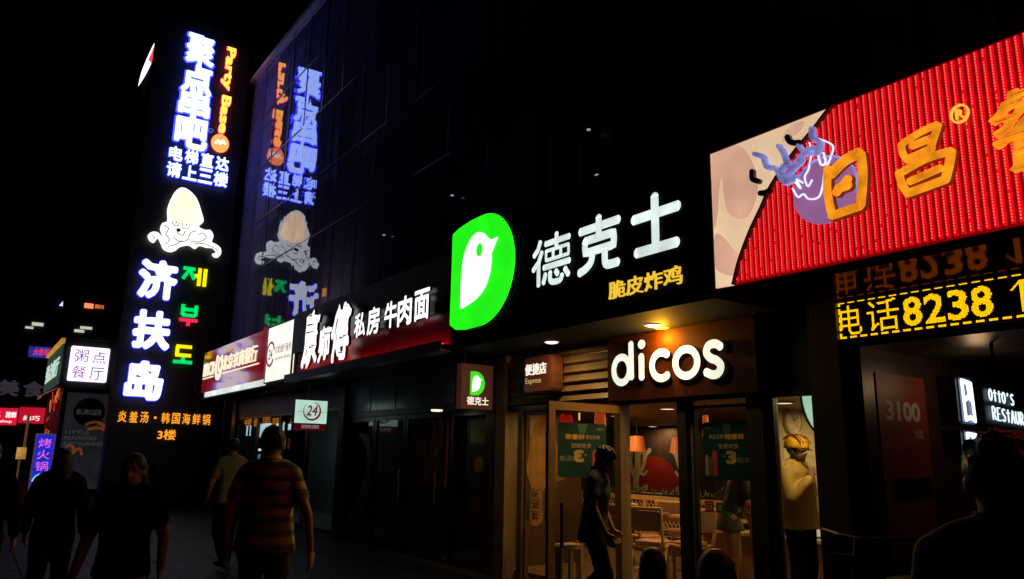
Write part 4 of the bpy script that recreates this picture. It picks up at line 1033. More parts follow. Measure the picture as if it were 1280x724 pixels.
# ------------------------------------------------------------------ noodle shop front
nf = thing('noodle_shopfront', 'dark glass doors and posters under the white brush characters', 'shop front', (-11.5, 6, 0))
MB().box(-14.0, -9.0, 5.97, 6.05, 2.20, 2.30).build('header', BLACK, nf)
PG = mat('transom_panel', (0.20, 0.22, 0.25), 0.25, 0.3, var=0.3)
for k in range(5):
    MB().box(-14.0 + k * 1.0 + .02, -14.0 + k + .98, 5.99, 6.02, 2.31, 2.88).build('transom', PG, nf)
dg = glass('dark_glass', (0.85, 0.87, 0.87), (0.8, 0.85, 0.9), 1.5)
for (a, b) in ((-13.98, -12.75), (-12.72, -11.55), (-11.52, -10.35), (-10.05, -9.02)):
    f = MB().frame(FY(6.02), a, b, .02, 2.19, .07, 0, .05).build('door', DARKMETAL, nf)
    MB().fbox(FY(6.02), a + .07, b - .07, .09, 2.12, .02, .026).build('pane', dg, f)
    MB().tube([(b - .12, 5.95, .8), (b - .12, 5.95, 1.3)], .014).build('handle', mat('steel', (0, 0, 0)), f)
MB().box(-14, -8.8, 7.25, 7.3, 0, 2.88).box(-14, -8.8, 6.1, 7.25, 2.86, 2.88).box(-14, -8.8, 6.1, 7.25, 0, .02).build('inner_wall', mat('noodle_wall', (0.16, 0.12, 0.08), 0.6), nf)
np_ = thing('food_poster', 'red and green leafy food poster inside the dark noodle shop doors', 'poster', (-11.2, 6.2, 1.1))
F = FY(6.16)
MB().fbox(F, -11.45, -10.45, 1.05, 2.15, 0, .006).build('sheet', mat('food_red', (0.36, 0.05, 0.025), 0.6), np_)
lv = MB()
for L, wd in (([(-11.2, 1.08), (-11.1, 1.4), (-11.3, 1.8)], .10), ([(-11.1, 1.4), (-10.8, 1.6), (-10.6, 1.55)], .11), ([(-11.0, 1.5), (-10.9, 1.9), (-10.95, 2.1)], .09), ([(-11.3, 1.5), (-11.4, 1.7)], .1), ([(-10.8, 1.12), (-10.6, 1.2), (-10.5, 1.12)], .1), ([(-11.35, 2.0), (-11.25, 2.1), (-11.1, 2.12)], .12)):
    lv.stroke(smooth_path(L, 5), wd, F, .008, .010)
lv.build('noodle_print', mat('noodle_print', (0.55, 0.42, 0.16), 0.6), np_)
f2 = thing('menu_board', 'tall menu panel with green food pictures beside the hanging bird sign', 'board', (-9.5, 6.2, .6))
F = FY(6.18)
MB().fbox(F, -9.9, -9.1, .5, 2.1, 0, .02).build('panel', mat('menu_dark', (0.05, 0.045, 0.04), 0.6), f2)
MB().fbox(F, -9.8, -9.2, 1.72, 2.05, .021, .024).build('picture', mat('menu_green', (0.16, 0.20, 0.10), 0.6, var=0.6, scale=5), f2)
MB().prism(ell(-9.55, 1.42, .14, .11, 24), F, .021, .024).build('picture', mat('menu_tan', (0.4, 0.3, 0.1), 0.6), f2)
MB().fbox(F, -9.8, -9.2, .55, .95, .021, .024).build('picture', mat('menu_red', (0.35, 0.06, 0.02), 0.6), f2)
gp = thing('door_graphic', 'large grey swirl graphic on the leftmost noodle shop door', 'decal', (-13.1, 6, .6))
MB().prism(smooth_path([(-13.7, .35), (-13.3, .8), (-13.0, 1.4), (-13.2, 1.75), (-13.45, 1.9), (-13.0, 1.85), (-12.85, 1.5), (-12.85, .9), (-13.1, .5)], 6, True), FY(5.985), 0, .003).build('graphic', mat('graphic_grey', (0.10, 0.10, 0.10), 0.6), gp)
t = thing('ceiling_lamp', 'small white lamp hanging before the noodle shop doors', 'light', (-9.95, 5.65, 2.2), 'small lamps of the noodle shop')
MB().lathe((-9.95, 5.65, 2.19), [(.0, -.02), (.08, -.015), (.09, .01)]).build('lens', em('noodle_lens', (1.0, 0.85, 0.65), 1.3), t)
MB().tube([(-9.95, 5.65, 2.20), (-9.95, 5.65, 2.885)], .008).build('cord', BLACK, t)
lamp('noodle_glow', 'AREA', (-9.95, 5.65, 2.16), 1.3, (1.0, 0.8, 0.5), .12, t)

# ------------------------------------------------------------------ bank front
bf = thing('bank_shopfront', 'dark bank lobby front with lit windows under the red fascia', 'shop front', (-17.5, 6, 0))
MB().box(-21.4, -14.25, 5.97, 6.05, 2.45, 2.885).build('header', BLACK, bf)
BT = mat('bank_frame', (0.05, 0.06, 0.055), 0.35, 0.5)
for a, b in ((-21.38, -19.6), (-19.58, -17.9), (-17.88, -16.1), (-16.08, -14.27)):
    f = MB().frame(FY(6.02), a, b, .02, 2.44, .06, 0, .05).build('window', BT, bf)
    MB().fbox(FY(6.02), a + .06, b - .06, .08, 2.38, .02, .026).build('pane', dg, f)
MB().box(-21.4, -14.25, 7.9, 7.95, 0, 2.885).box(-21.4, -14.25, 6.1, 7.9, 2.60, 2.64).box(-21.4, -14.25, 6.1, 7.9, 0, .02).build('inner_wall', mat('bank_wall', (0.20, 0.22, 0.20), 0.5), bf)
SC = em('bank_screen', (0.50, 0.78, 0.95), 1.35, .12, 5)
for k, (a, b, c, e) in enumerate(((-21.02, -20.85, 1.95, 2.22), (-20.72, -20.58, 1.95, 2.22), (-19.92, -18.95, 1.90, 2.24), (-18.60, -18.42, 1.92, 2.22), (-18.32, -17.98, 1.92, 2.22), (-17.75, -17.15, 2.05, 2.19))):
    s_ = thing('wall_screen', ['thin bright panel farthest left in the bank lobby', 'thin bright panel left of the big pale screen', 'biggest pale blue screen in the bank lobby', 'narrow bright slit right of the big pale screen', 'pale blue upright screen above the striped shirt', 'small pale screen next to the 24 sign'][k], 'screen', (a, 6.1, c))
    MB().box(a, b, 6.12, 6.15, c, e).build('screen', SC, s_)
    MB().frame(FY(6.12), a - .02, b + .02, c - .02, e + .02, .02, -.03, .01).tube([((a + b) / 2, 6.14, e), ((a + b) / 2, 6.14, 2.6)], .015).build('frame', BLACK, s_)
lamp('bank_glow', 'AREA', (-18.5, 6.9, 2.55), 2.2, (0.65, 0.95, 0.85), .8, bf)
at_ = thing('cash_machine', 'dark cash machine with a white lit top and blue screen', 'cash machine', (-19.6, 6.6, 0))
MB().box(-20.3, -19.3, 6.10, 6.6, 0, 1.75).build('cabinet', mat('atm_dark', (0.03, 0.04, 0.04), 0.4), at_)
F = FY(6.10)
MB().fbox(F, -20.0, -19.55, 1.565, 1.62, .002, .01).build('lit_header', em('atm_white', (0.9, 1, 1), 1.5), at_)
MB().fbox(F, -19.95, -19.55, 1.28, 1.48, .002, .01).build('screen', em('atm_blue', (0.16, 0.42, 0.75), .7, .4, 9), at_)
MB().fbox(F, -19.85, -19.65, 1.20, 1.23, .002, .01).build('card_slot', em('atm_green', (0.05, 0.9, 0.35), .8), at_)
wb = thing('wall_plaque', 'small orange lit notice beside the 24 sign', 'notice', (-17.1, 6.0, 1.7))
MB().box(-17.55, -17.25, 5.93, 5.965, 1.62, 1.86).build('plate', em('plaque_orange', (0.7, 0.25, 0.04), .16, .5, 14), wb)
MB().frame(FY(5.965), -17.57, -17.23, 1.60, 1.88, .02, 0, .04).build('frame', BLACK, wb)

# ------------------------------------------------------------------ recessed restaurant entrance, right
rc = thing('restaurant_entrance', 'dark recessed restaurant entrance below the amber dot-matrix board', 'shop front', (-2, 7, 0))
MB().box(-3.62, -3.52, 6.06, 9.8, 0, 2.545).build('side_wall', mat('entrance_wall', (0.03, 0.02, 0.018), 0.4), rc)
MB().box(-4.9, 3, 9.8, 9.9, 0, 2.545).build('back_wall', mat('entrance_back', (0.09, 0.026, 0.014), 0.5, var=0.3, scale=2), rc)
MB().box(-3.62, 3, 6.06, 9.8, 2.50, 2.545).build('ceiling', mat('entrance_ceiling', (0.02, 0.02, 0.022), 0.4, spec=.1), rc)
bfm = MB().box(-3.50, -1.2, 8.2, 8.28, 1.90, 1.98).box(-3.50, -3.42, 8.2, 8.28, 0, 1.9).box(-2.6, -2.5, 8.2, 8.28, 0, 1.9)
bfm.build('door_frame', mat('beige_frame', (0.34, 0.24, 0.12), 0.5), rc)
MB().box(-3.40, -2.62, 8.22, 8.26, 0, 1.88).build('door', mat('entrance_door', (0.22, 0.05, 0.02), 0.5, var=0.4, scale=3), rc)
lamp('entrance_fill', 'POINT', (-3.0, 7.0, 2.25), 3.2, (1.0, 0.6, 0.3), .08, rc)  # unseen lamp added to lift the recess and its price poster
ep = thing('price_poster', 'dark red price poster with faded 3100 on the entrance side wall', 'poster', (-3.5, 6.7, 1.4))
F = FX(-3.515)
MB().fbox(F, 6.25, 7.05, .75, 2.3, 0, .006).build('sheet', mat('price_red', (0.16, 0.026, 0.016), 0.5, var=0.3), ep)
PT = mat('price_grey', (0.38, 0.35, 0.33), 0.5)
text(MB(), '3100', F, 6.36, 6.93, 1.90, 2.07, .008, 0, .045).build('lettering', PT, ep)
text(MB(), '元起', F, 6.80, 6.95, 1.76, 1.84, .008, 0, .01).build('lettering', PT, ep)
MB().fbox(F, 6.38, 7.02, 1.24, 1.42, .007, .010).build('dark_band', BLACK, ep)
text(MB(), '招聘员工', F, 6.50, 6.95, 1.10, 1.19, .008, 0, .01).build('lettering', mat('price_orange', (0.32, 0.1, 0.05), 0.5), ep)
sm = MB()
for k in range(6):
    for j in range(2): text(sm, ('%02d00' % random.randint(12, 48)), F, 6.50 + j * .24, 6.68 + j * .24, 1.02 - k * .045, 1.045 - k * .045, .008)
sm.build('lettering', mat('price_tan', (0.28, 0.13, 0.09), 0.5), ep)
NEON = em('neon_white', (0.72, 0.86, 1.0), 1.3)
ot = thing('neon_name_sign', 'black sign with thin white neon restaurant lettering, upper right of the doorway', 'sign', (-2.72, 6.8, 2.0))
F = FX(-2.70)
MB().box(-2.76, -2.70, 6.30, 7.75, 1.83, 2.20).box(-2.74, -2.72, 6.6, 6.62, 2.2, 2.5).box(-2.74, -2.72, 7.4, 7.42, 2.2, 2.5).build('panel', mat('neon_panel', (0.006, 0.006, 0.008), 0.5), ot)
def neon(mb, s, u, v, w, h, dv=0.0):
    G = {'O': [[(.5, 1), (.1, .75), (.08, .3), (.5, 0), (.9, .3), (.88, .75), (.5, 1)]], 'T': [[(0, .95), (1, 1)], [(.5, .98), (.5, 0)]], 't': [[(.1, .75), (.9, .75)], [(.5, 1), (.5, 0)]],
         "'": [[(.5, 1), (.4, .75)]], 'S': [[(.9, .9), (.5, 1), (.15, .8), (.4, .55), (.8, .4), (.8, .1), (.4, 0), (.1, .12)]], 'R': [[(.1, 0), (.1, 1), (.8, .85), (.7, .55), (.12, .5)], [(.4, .5), (.95, 0)]],
         'E': [[(.9, 1), (.12, 1), (.1, .5), (.1, 0), (.9, 0)], [(.12, .5), (.7, .52)]], 'A': [[(0, 0), (.5, 1), (1, 0)], [(.2, .35), (.8, .35)]], 'U': [[(.1, 1), (.1, .25), (.5, 0), (.9, .25), (.9, 1)]], 'N': [[(.1, 0), (.1, 1), (.9, 0), (.9, 1)]]}
    for k, ch in enumerate(s):
        for L in G[ch]:
            P = [(u + k * w + a * w * .72, v + b * h + dv * k) for a, b in L]
            mb.stroke(smooth_path(P, 4) if len(P) > 3 and ch in 'OSUR' else P, .0085, F, .012, .02)
nm = MB(); neon(nm, "OttO'S", 6.36, 2.03, .073, .085, -.004); nm.build('lettering', NEON, ot)
nm = MB(); neon(nm, 'REStAURANt', 6.385, 1.885, .079, .095, -.004); nm.build('lettering', NEON, ot)
for (cv, h, w_, lab, hol) in ((2.005, .30, .145, 'larger white outlined lantern-shaped light on the upper black box', 2), (1.69, .15, .14, 'smaller white outlined light on the lower black box', 2)):
    t = thing('lantern_sign', lab, 'sign', (-2.7, 6.0, cv))
    MB().box(-2.84, -2.705, 5.89, 6.17, cv - h / 2 - .03, cv + h / 2 + .03).build('box', mat('lantern_box', (0.02, 0.02, 0.03), 0.4), t)
    m = MB(); u0 = 6.01
    q = lambda a, b: (u0 - .065 + a * w_, cv - h / 2 + b * h)
    k = 0
    for L in ([(.0, 1), (.06, .02)], [(.92, .94), (.98, 0)], [(.0, .98), (.92, .93)], [(.1, .52), (.5, .60), (.94, .50)], [(.06, .05), (.5, .10), (.98, .02)], [(.5, .9), (.62, .55)]):
        m.stroke([q(*p) for p in L], .030, F, .012 + .001 * k, .02 + .001 * k); k += 1
    m.build('outline', em('lantern_white', (0.9, 0.95, 1.0), 1.7), t)
    m2 = MB(); m2.fbox(F, u0 - .085, u0 + w_ - .045, cv - h / 2 - .02, cv + h / 2 + .02, .0005, .004)
    m2.build('glow_plate', em('lantern_blue_plate', (0.05, 0.08, 0.18), .5), t)
# ------------------------------------------------------------------ far end of the street, left
kb = thing('corner_kiosk', 'dark boxy corner shop volume carrying the white four-character sign', 'building', (-32, 3.2, 0))
MB().box(-36, -30.0, 2.35, 4.25, 3.55, 5.25).box(-36, -30.1, 2.5, 4.2, 0, 3.55).build('body', mat('kiosk_dark', (0.03, 0.03, 0.035), 0.5), kb)
MB().box(-36, -29.96, 2.27, 4.3, 5.25, 5.36).build('cornice', mat('kiosk_trim', (0.12, 0.10, 0.09), 0.5), kb)
F = FX(-30.0)
cs = thing('white_sign', 'square white light box with four thin purple characters', 'sign', (-30, 3.1, 4.4))
MB().rbox(F, 2.55, 3.74, 3.80, 4.99, .003, .10, .05).build('box', em('sign_lilac_white', (0.86, 0.80, 1.0), 1.5), cs)
PI = em('purple_lettering', (0.40, 0.10, 0.55), .5)
for ch, u, v in (('粥', 2.68, 4.46), ('点', 3.22, 4.44), ('餐', 2.66, 3.90), ('厅', 3.20, 3.88)):
    text(MB(), ch, F, u, u + .42, v, v + .42, .105, .004, .004).build('character', PI, cs)
pc = thing('poster_column', 'grey poster panel with a dark round emblem below the white sign', 'poster', (-30.05, 3.4, 0.8))
F = FX(-30.05)
MB().fbox(F, 2.62, 4.10, .2, 3.42, 0, .06).build('sheet', em('poster_grey', (0.05, 0.055, 0.05), .18, .3, 2, base=(0.3, 0.3, 0.28)), pc)
MB().prism(ell(3.36, 2.78, .48, .48, 40), F, .062, .066).build('emblem', mat('emblem_dark', (0.03, 0.025, 0.02), 0.6), pc)
pl_ = em('poster_dim_print', (0.10, 0.10, 0.09), .35)
text(MB(), 'BURGER', F, 2.98, 3.74, 2.68, 2.86, .068, 0, .02).build('lettering', pl_, pc)
for k, s_ in enumerate(('LITTLE', 'MUGACHIO', 'RESTAURANT')): text(MB(), s_, F, 2.72, 2.72 + .15 * len(s_) * .8, 2.02 - k * .19, 2.14 - k * .19, .068, 0, .015).build('lettering', pl_, pc)
fo = MB()
for L in ([(3.3, 2.35), (3.6, 2.45), (3.9, 2.3)], [(3.4, 2.2), (3.7, 2.25), (4.0, 2.15)], [(2.75, 1.5), (2.9, 1.65), (3.05, 1.5), (2.95, 1.3)], [(3.05, 1.4), (3.2, 1.55), (3.3, 1.35)]): fo.stroke(smooth_path(L, 5), .09, F, .062, .066)
fo.build('food_print', em('food_print_orange', (0.28, 0.08, 0.02), .4), pc)
MB().frame(F, 2.58, 4.14, .16, 3.46, .05, -.02, .08).build('frame', mat('poster_frame', (0.10, 0.09, 0.07), 0.4), pc)
# street-side strip of the kiosk
kd = thing('side_sign', 'slanted pale green lit sign with an orange edge on the kiosk side', 'sign', (-34, 2.3, 4))
F = FY(2.35)
MB().fbox(F, -35.8, -30.1, 3.70, 5.05, .002, .06).build('panel', em('side_green', (0.08, 0.16, 0.12), .3, .6, 3), kd)
text(MB(), '粥点餐厅', F, -35.5, -30.4, 4.0, 4.7, .065, .01, .03).build('lettering', em('side_white', (0.6, 0.8, 0.7), .9), kd)
MB().fbox(F, -36.0, -30.0, 5.10, 5.24, .002, .12).build('orange_edge', em('side_orange', (0.9, 0.40, 0.06), .55, .3, 2), kd)
ro = thing('neon_string', 'tangle of red and amber light strings down the kiosk corner', 'lights', (-31, 2.3, 2))
rn = random.Random(5)
for m_, cc in (('red', (1.0, .05, .03)), ('amber', (1.0, .35, .06))):
    q = MB()
    for k in range(9):
        x = rn.uniform(-33.5, -30.2); z = rn.uniform(.9, 3.5)
        q.tube([(x, 2.42, z), (x + rn.uniform(-.3, .3), 2.38, z + rn.uniform(-.4, .4)), (x + rn.uniform(-.3, .3), 2.42, z + rn.uniform(-.5, .5))], .02, 6)
    q.build('light_string', em('string_' + m_, cc, .45), ro)
wv = thing('awning_lamp', 'small pale pink fabric awning glowing below the slanted side sign', 'awning', (-31.5, 2.2, 3.5))
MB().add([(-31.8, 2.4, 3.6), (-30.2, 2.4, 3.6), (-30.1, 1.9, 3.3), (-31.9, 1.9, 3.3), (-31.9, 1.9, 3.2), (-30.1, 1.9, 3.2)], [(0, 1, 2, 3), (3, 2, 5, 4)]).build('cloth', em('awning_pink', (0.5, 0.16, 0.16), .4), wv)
vb = thing('vertical_sign', 'upright blue lit sign with magenta neon characters', 'sign', (-28, 2.05, .4))
F = FX(-28.0)
MB().box(-28.15, -28.0, 1.80, 2.28, .30, 1.95).build('panel', em('blue_panel', (0.02, 0.035, 0.85), .62, .35, 5), vb)
MB().frame(F, 1.77, 2.31, .27, 1.98, .03, -.16, .02).build('frame', em('frame_warm', (0.35, 0.2, 0.1), .2), vb)
MG = em('magenta_neon', (1.0, 0.16, 0.75), 0.9)
for ch, v in (('烤', 1.55), ('火', 1.20), ('锅', .85)): text(MB(), ch, F, 1.87, 2.21, v, v + .28, .012, .01, .0).build('character', MG, vb)
MB().stroke(smooth_path([(1.85, .55), (1.92, .68), (2.05, .74), (2.18, .66), (2.22, .52)], 5), .06, F, .012, .02).build('cyan_arc', em('cyan_neon', (0.3, 0.9, 1.0), .9), vb)
# building across the end of the street
fb = thing('far_building', 'dark building closing the far end of the street', 'building', (-46, 0, 0))
MB().box(-60, -45.2, -30, 3.2, 0, 12).box(-60, -45.6, 3.2, 20, 0, 14).build('wall', mat('far_wall', (0.03, 0.03, 0.032), 0.6), fb)
for (y, z, w_, h, c, s) in ((1.96, 7.6, .5, .16, (0.75, 0.85, 0.7), .8), (1.7, 7.42, .35, .1, (.7, .8, .6), .5), (4.15, 7.72, .55, .13, (.8, .85, .65), .8), (3.9, 7.52, .45, .14, (.8, .85, .65), .7)):
    MB().box(-45.19 if y < 3.2 else -45.59, -45.1 if y < 3.2 else -45.5, y, y + w_, z, z + h).build('lit_window', em('far_window', (0.75, 0.82, 0.62), .7), fb)
def fsign(name, lab, y0, y1, z0, z1, m, txts, base_cat='sign', x=-45.1, tcol=None):
    t = thing(name, lab, base_cat, (x, y0, z0))
    MB().box(x - .15, x, y0, y1, z0, z1).build('panel', m, t)
    for (s, a, b, c, d, of) in txts: text(MB(), s, FX(x), a, b, c, d, .01, .02, of).build('lettering', tcol, t)
fsign('red_shop_sign', 'wide red lit shop sign with white writing below the dim two-character sign', -4, 1.95, 2.60, 3.42, em('far_red', (0.85, 0.01, 0.05), .8, .15, 1), [('之', .9, 1.25, 3.0, 3.3, .03), ('红', .2, .7, 3.0, 3.3, .03), ('雅鲜', 1.45, 1.9, 2.95, 3.25, .03), ('food shop', .7, 1.75, 2.68, 2.85, .02)], tcol=em('far_white', (1, .9, .9), 1.1))
fsign('red_shop_sign', 'narrow red shop sign next to the lit kiosk corner', 2.0, 3.1, 2.72, 3.5, em('far_red_dim', (0.85, 0.01, 0.04), .55, .15, 1), [('约巧', 2.2, 2.9, 2.85, 3.1, .02)], tcol=em('far_white', (1, 1, 1), 1))
fsign('dim_sign', 'dim grey two-character sign above the red shop signs', -3, 3.05, 3.8, 5.0, mat('dim_panel', (0.02, 0.02, 0.025), 0.6), [('美', .95, 1.85, 4.0, 4.8, .04), ('食', 2.0, 2.9, 4.0, 4.8, .04)], tcol=em('dim_lettering', (0.06, 0.05, 0.07), .45))
fsign('small_sign', 'small blue and red lit sign high on the far building', 2.0, 2.95, 6.0, 6.55, em('far_blue_red', (0.03, 0.05, 0.45), .6, .5, 3), [('大世界', 2.2, 2.9, 6.1, 6.45, .04)], tcol=em('far_red_text', (1, .03, .1), .9))
fsign('small_sign', 'tiny orange-red sign high on the dark building left of the pylon', 4.2, 4.62, 8.85, 9.10, em('far_orange', (1, .25, .1), 1.2), [('四川', 4.7, 5.1, 8.87, 9.08, .03)], x=-45.5, tcol=em('far_orange2', (1, .22, .05), 1.0))
fl_ = thing('flag_light', 'tiny bluish-white lit triangle high on the far building', 'light', (-45.1, 3.0, 8.8))
MB().prism([(3.02, 8.75), (3.18, 8.72), (3.17, 9.0)], FX(-45.1), 0, .05).build('lamp', em('flag_white', (0.6, 0.7, 1.0), 1.2), fl_)
lp_ = thing('street_lamp', 'slender post with a small square amber lantern', 'lamp', (-40, 2.12, 0))
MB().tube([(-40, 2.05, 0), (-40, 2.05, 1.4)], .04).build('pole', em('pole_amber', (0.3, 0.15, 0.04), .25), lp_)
MB().box(-40.15, -39.85, 1.9, 2.25, 1.05, 1.55).build('lantern', em('lantern_amber', (0.9, 0.45, 0.1), .5, .4, 4), lp_)
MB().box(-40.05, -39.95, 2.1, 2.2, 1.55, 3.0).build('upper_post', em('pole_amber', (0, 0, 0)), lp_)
# slanted sail-shaped sign high above
ls = thing('sail_sign', 'thin white sail-shaped lit sign with a red tip high on the left', 'sign', (-33, 4.2, 16))
F = FX(-33.0)
A = smooth_path([(4.47, 18.9), (4.25, 18.4), (4.07, 17.7), (3.93, 17.0), (3.88, 16.35)], 6); B_ = smooth_path([(3.96, 16.55), (4.13, 17.05), (4.31, 17.75), (4.42, 18.3), (4.5, 18.88)], 6)
MB().prism(A + B_, F, 0, .05).build('panel', em('sail_white', (0.95, 0.92, 1.0), 1.5), ls)
C_ = [p for p in B_ if p[1] > 17.4]
MB().prism(C_ + [(p[0] - .13, p[1] + .12) for p in reversed(C_)], F, .052, .06).build('red_band', em('sail_red', (1.0, 0.05, 0.12), 1.1), ls)
MB().box(-33.3, -33.02, 4.1, 4.25, 0, 17.6).build('mast', mat('mast_black', (0.006, 0.006, 0.006), 0.8), ls)

# ------------------------------------------------------------------ people
def remeshed(mb, name, m, parent, voxel, smooth_n=3):
    me = bpy.data.meshes.new(name); me.from_pydata([tuple(v) for v in mb.v], [], mb.f)
    bm = bmesh.new(); bm.from_mesh(me); bmesh.ops.recalc_face_normals(bm, faces=bm.faces); bm.to_mesh(me); bm.free()
    o = bpy.data.objects.new(name, me); col.objects.link(o)
    md = o.modifiers.new('r', 'REMESH'); md.mode = 'VOXEL'; md.voxel_size = voxel; md.use_smooth_shade = True
    sm = o.modifiers.new('s', 'SMOOTH'); sm.factor = .5; sm.iterations = smooth_n
    bpy.context.view_layer.update()
    dg = bpy.context.evaluated_depsgraph_get()
    nm = bpy.data.meshes.new_from_object(o.evaluated_get(dg))
    bpy.data.objects.remove(o); bpy.data.meshes.remove(me)
    nm.name = name; nm.materials.clear(); nm.materials.append(m)
    nm.polygons.foreach_set('use_smooth', [True] * len(nm.polygons))
    o = bpy.data.objects.new(name, nm); col.objects.link(o); o.parent = parent
    return o
def chain(mb, pts, rs, n=14, T=None):
    """a limb: one tapering tube with round joints"""
    pts = [Vector(p) for p in pts]
    if T: pts = [T @ p for p in pts]
    P, Q = [], []
    for i in range(len(pts) - 1):
        for k in range(5):
            t = k / 5; P.append(pts[i].lerp(pts[i + 1], t)); Q.append(rs[i] + (rs[i + 1] - rs[i]) * t)
    P.append(pts[-1]); Q.append(rs[-1])
    mb.tube(P, Q, n)
    for p, r in zip(pts, rs): mb.sphere(p, r, n, 8)
def loft(mb, rings, T=None, n=28, power=2.3):
    vs = []; fs = []
    for (cx, cy, cz, rx, ry) in rings:
        for k in range(n):
            a = 2 * math.pi * k / n; c, s = math.cos(a), math.sin(a)
            v = Vector((cx + rx * math.copysign(abs(c) ** (2 / power), c), cy + ry * math.copysign(abs(s) ** (2 / power), s), cz))
            vs.append(T @ v if T else v)
    for j in range(len(rings) - 1):
        for k in range(n): fs.append((j * n + k, j * n + (k + 1) % n, (j + 1) * n + (k + 1) % n, (j + 1) * n + k))
    fs += [tuple(range(n))[::-1], tuple((len(rings) - 1) * n + k for k in range(n))]
    mb.add(vs, fs)
def hand(mb, wr, d, palm_n, side, T=None, curl=.5, s=1.0):
    """palm, four bent fingers, a thumb off the side; side = direction towards the thumb"""
    wr = Vector(wr); d = Vector(d).normalized(); nrm = Vector(palm_n); nrm = (nrm - d * nrm.dot(d)).normalized(); sd = Vector(side); sd = (sd - d * sd.dot(d) - nrm * sd.dot(nrm)).normalized()
    M_ = lambda p: T @ p if T else p
    for k in range(4):
        o = (-.030 + .020 * k) * s
        a = wr + d * .015 * s + sd * o * .6; b = wr + d * .085 * s + sd * o
        chain(mb, [M_(a), M_(b)], [.017 * s, .0125 * s], 10)
        L = (.060, .072, .078, .070)[k] * s; p = b; dirn = d.copy(); ang = curl * .5
        pts = [M_(p)]
        for q, f in ((0, .45), (1, .32), (2, .23)):
            dirn = (dirn * math.cos(ang) + nrm * math.sin(ang)).normalized(); p = p + dirn * L * f; pts.append(M_(p)); nd = dirn
            nrm2 = nrm
        chain(mb, pts, [.0105 * s, .0095 * s, .0088 * s, .0075 * s], 10)
    t0 = wr + d * .03 * s + sd * .028 * s; t1 = t0 + (d * .6 + sd * .8).normalized() * .04 * s; t2 = t1 + (d * .9 + sd * .25 + nrm * .3).normalized() * .035 * s
    chain(mb, [M_(wr + d * .015 * s), M_(t0), M_(t1), M_(t2)], [.018 * s, .016 * s, .0115 * s, .009 * s], 10)
SKIN = mat('skin', (0.42, 0.24, 0.16), 0.5, var=0.08); HAIR = mat('black_hair', (0.012, 0.010, 0.009), 0.5, var=0.4, scale=40, bump=.5)
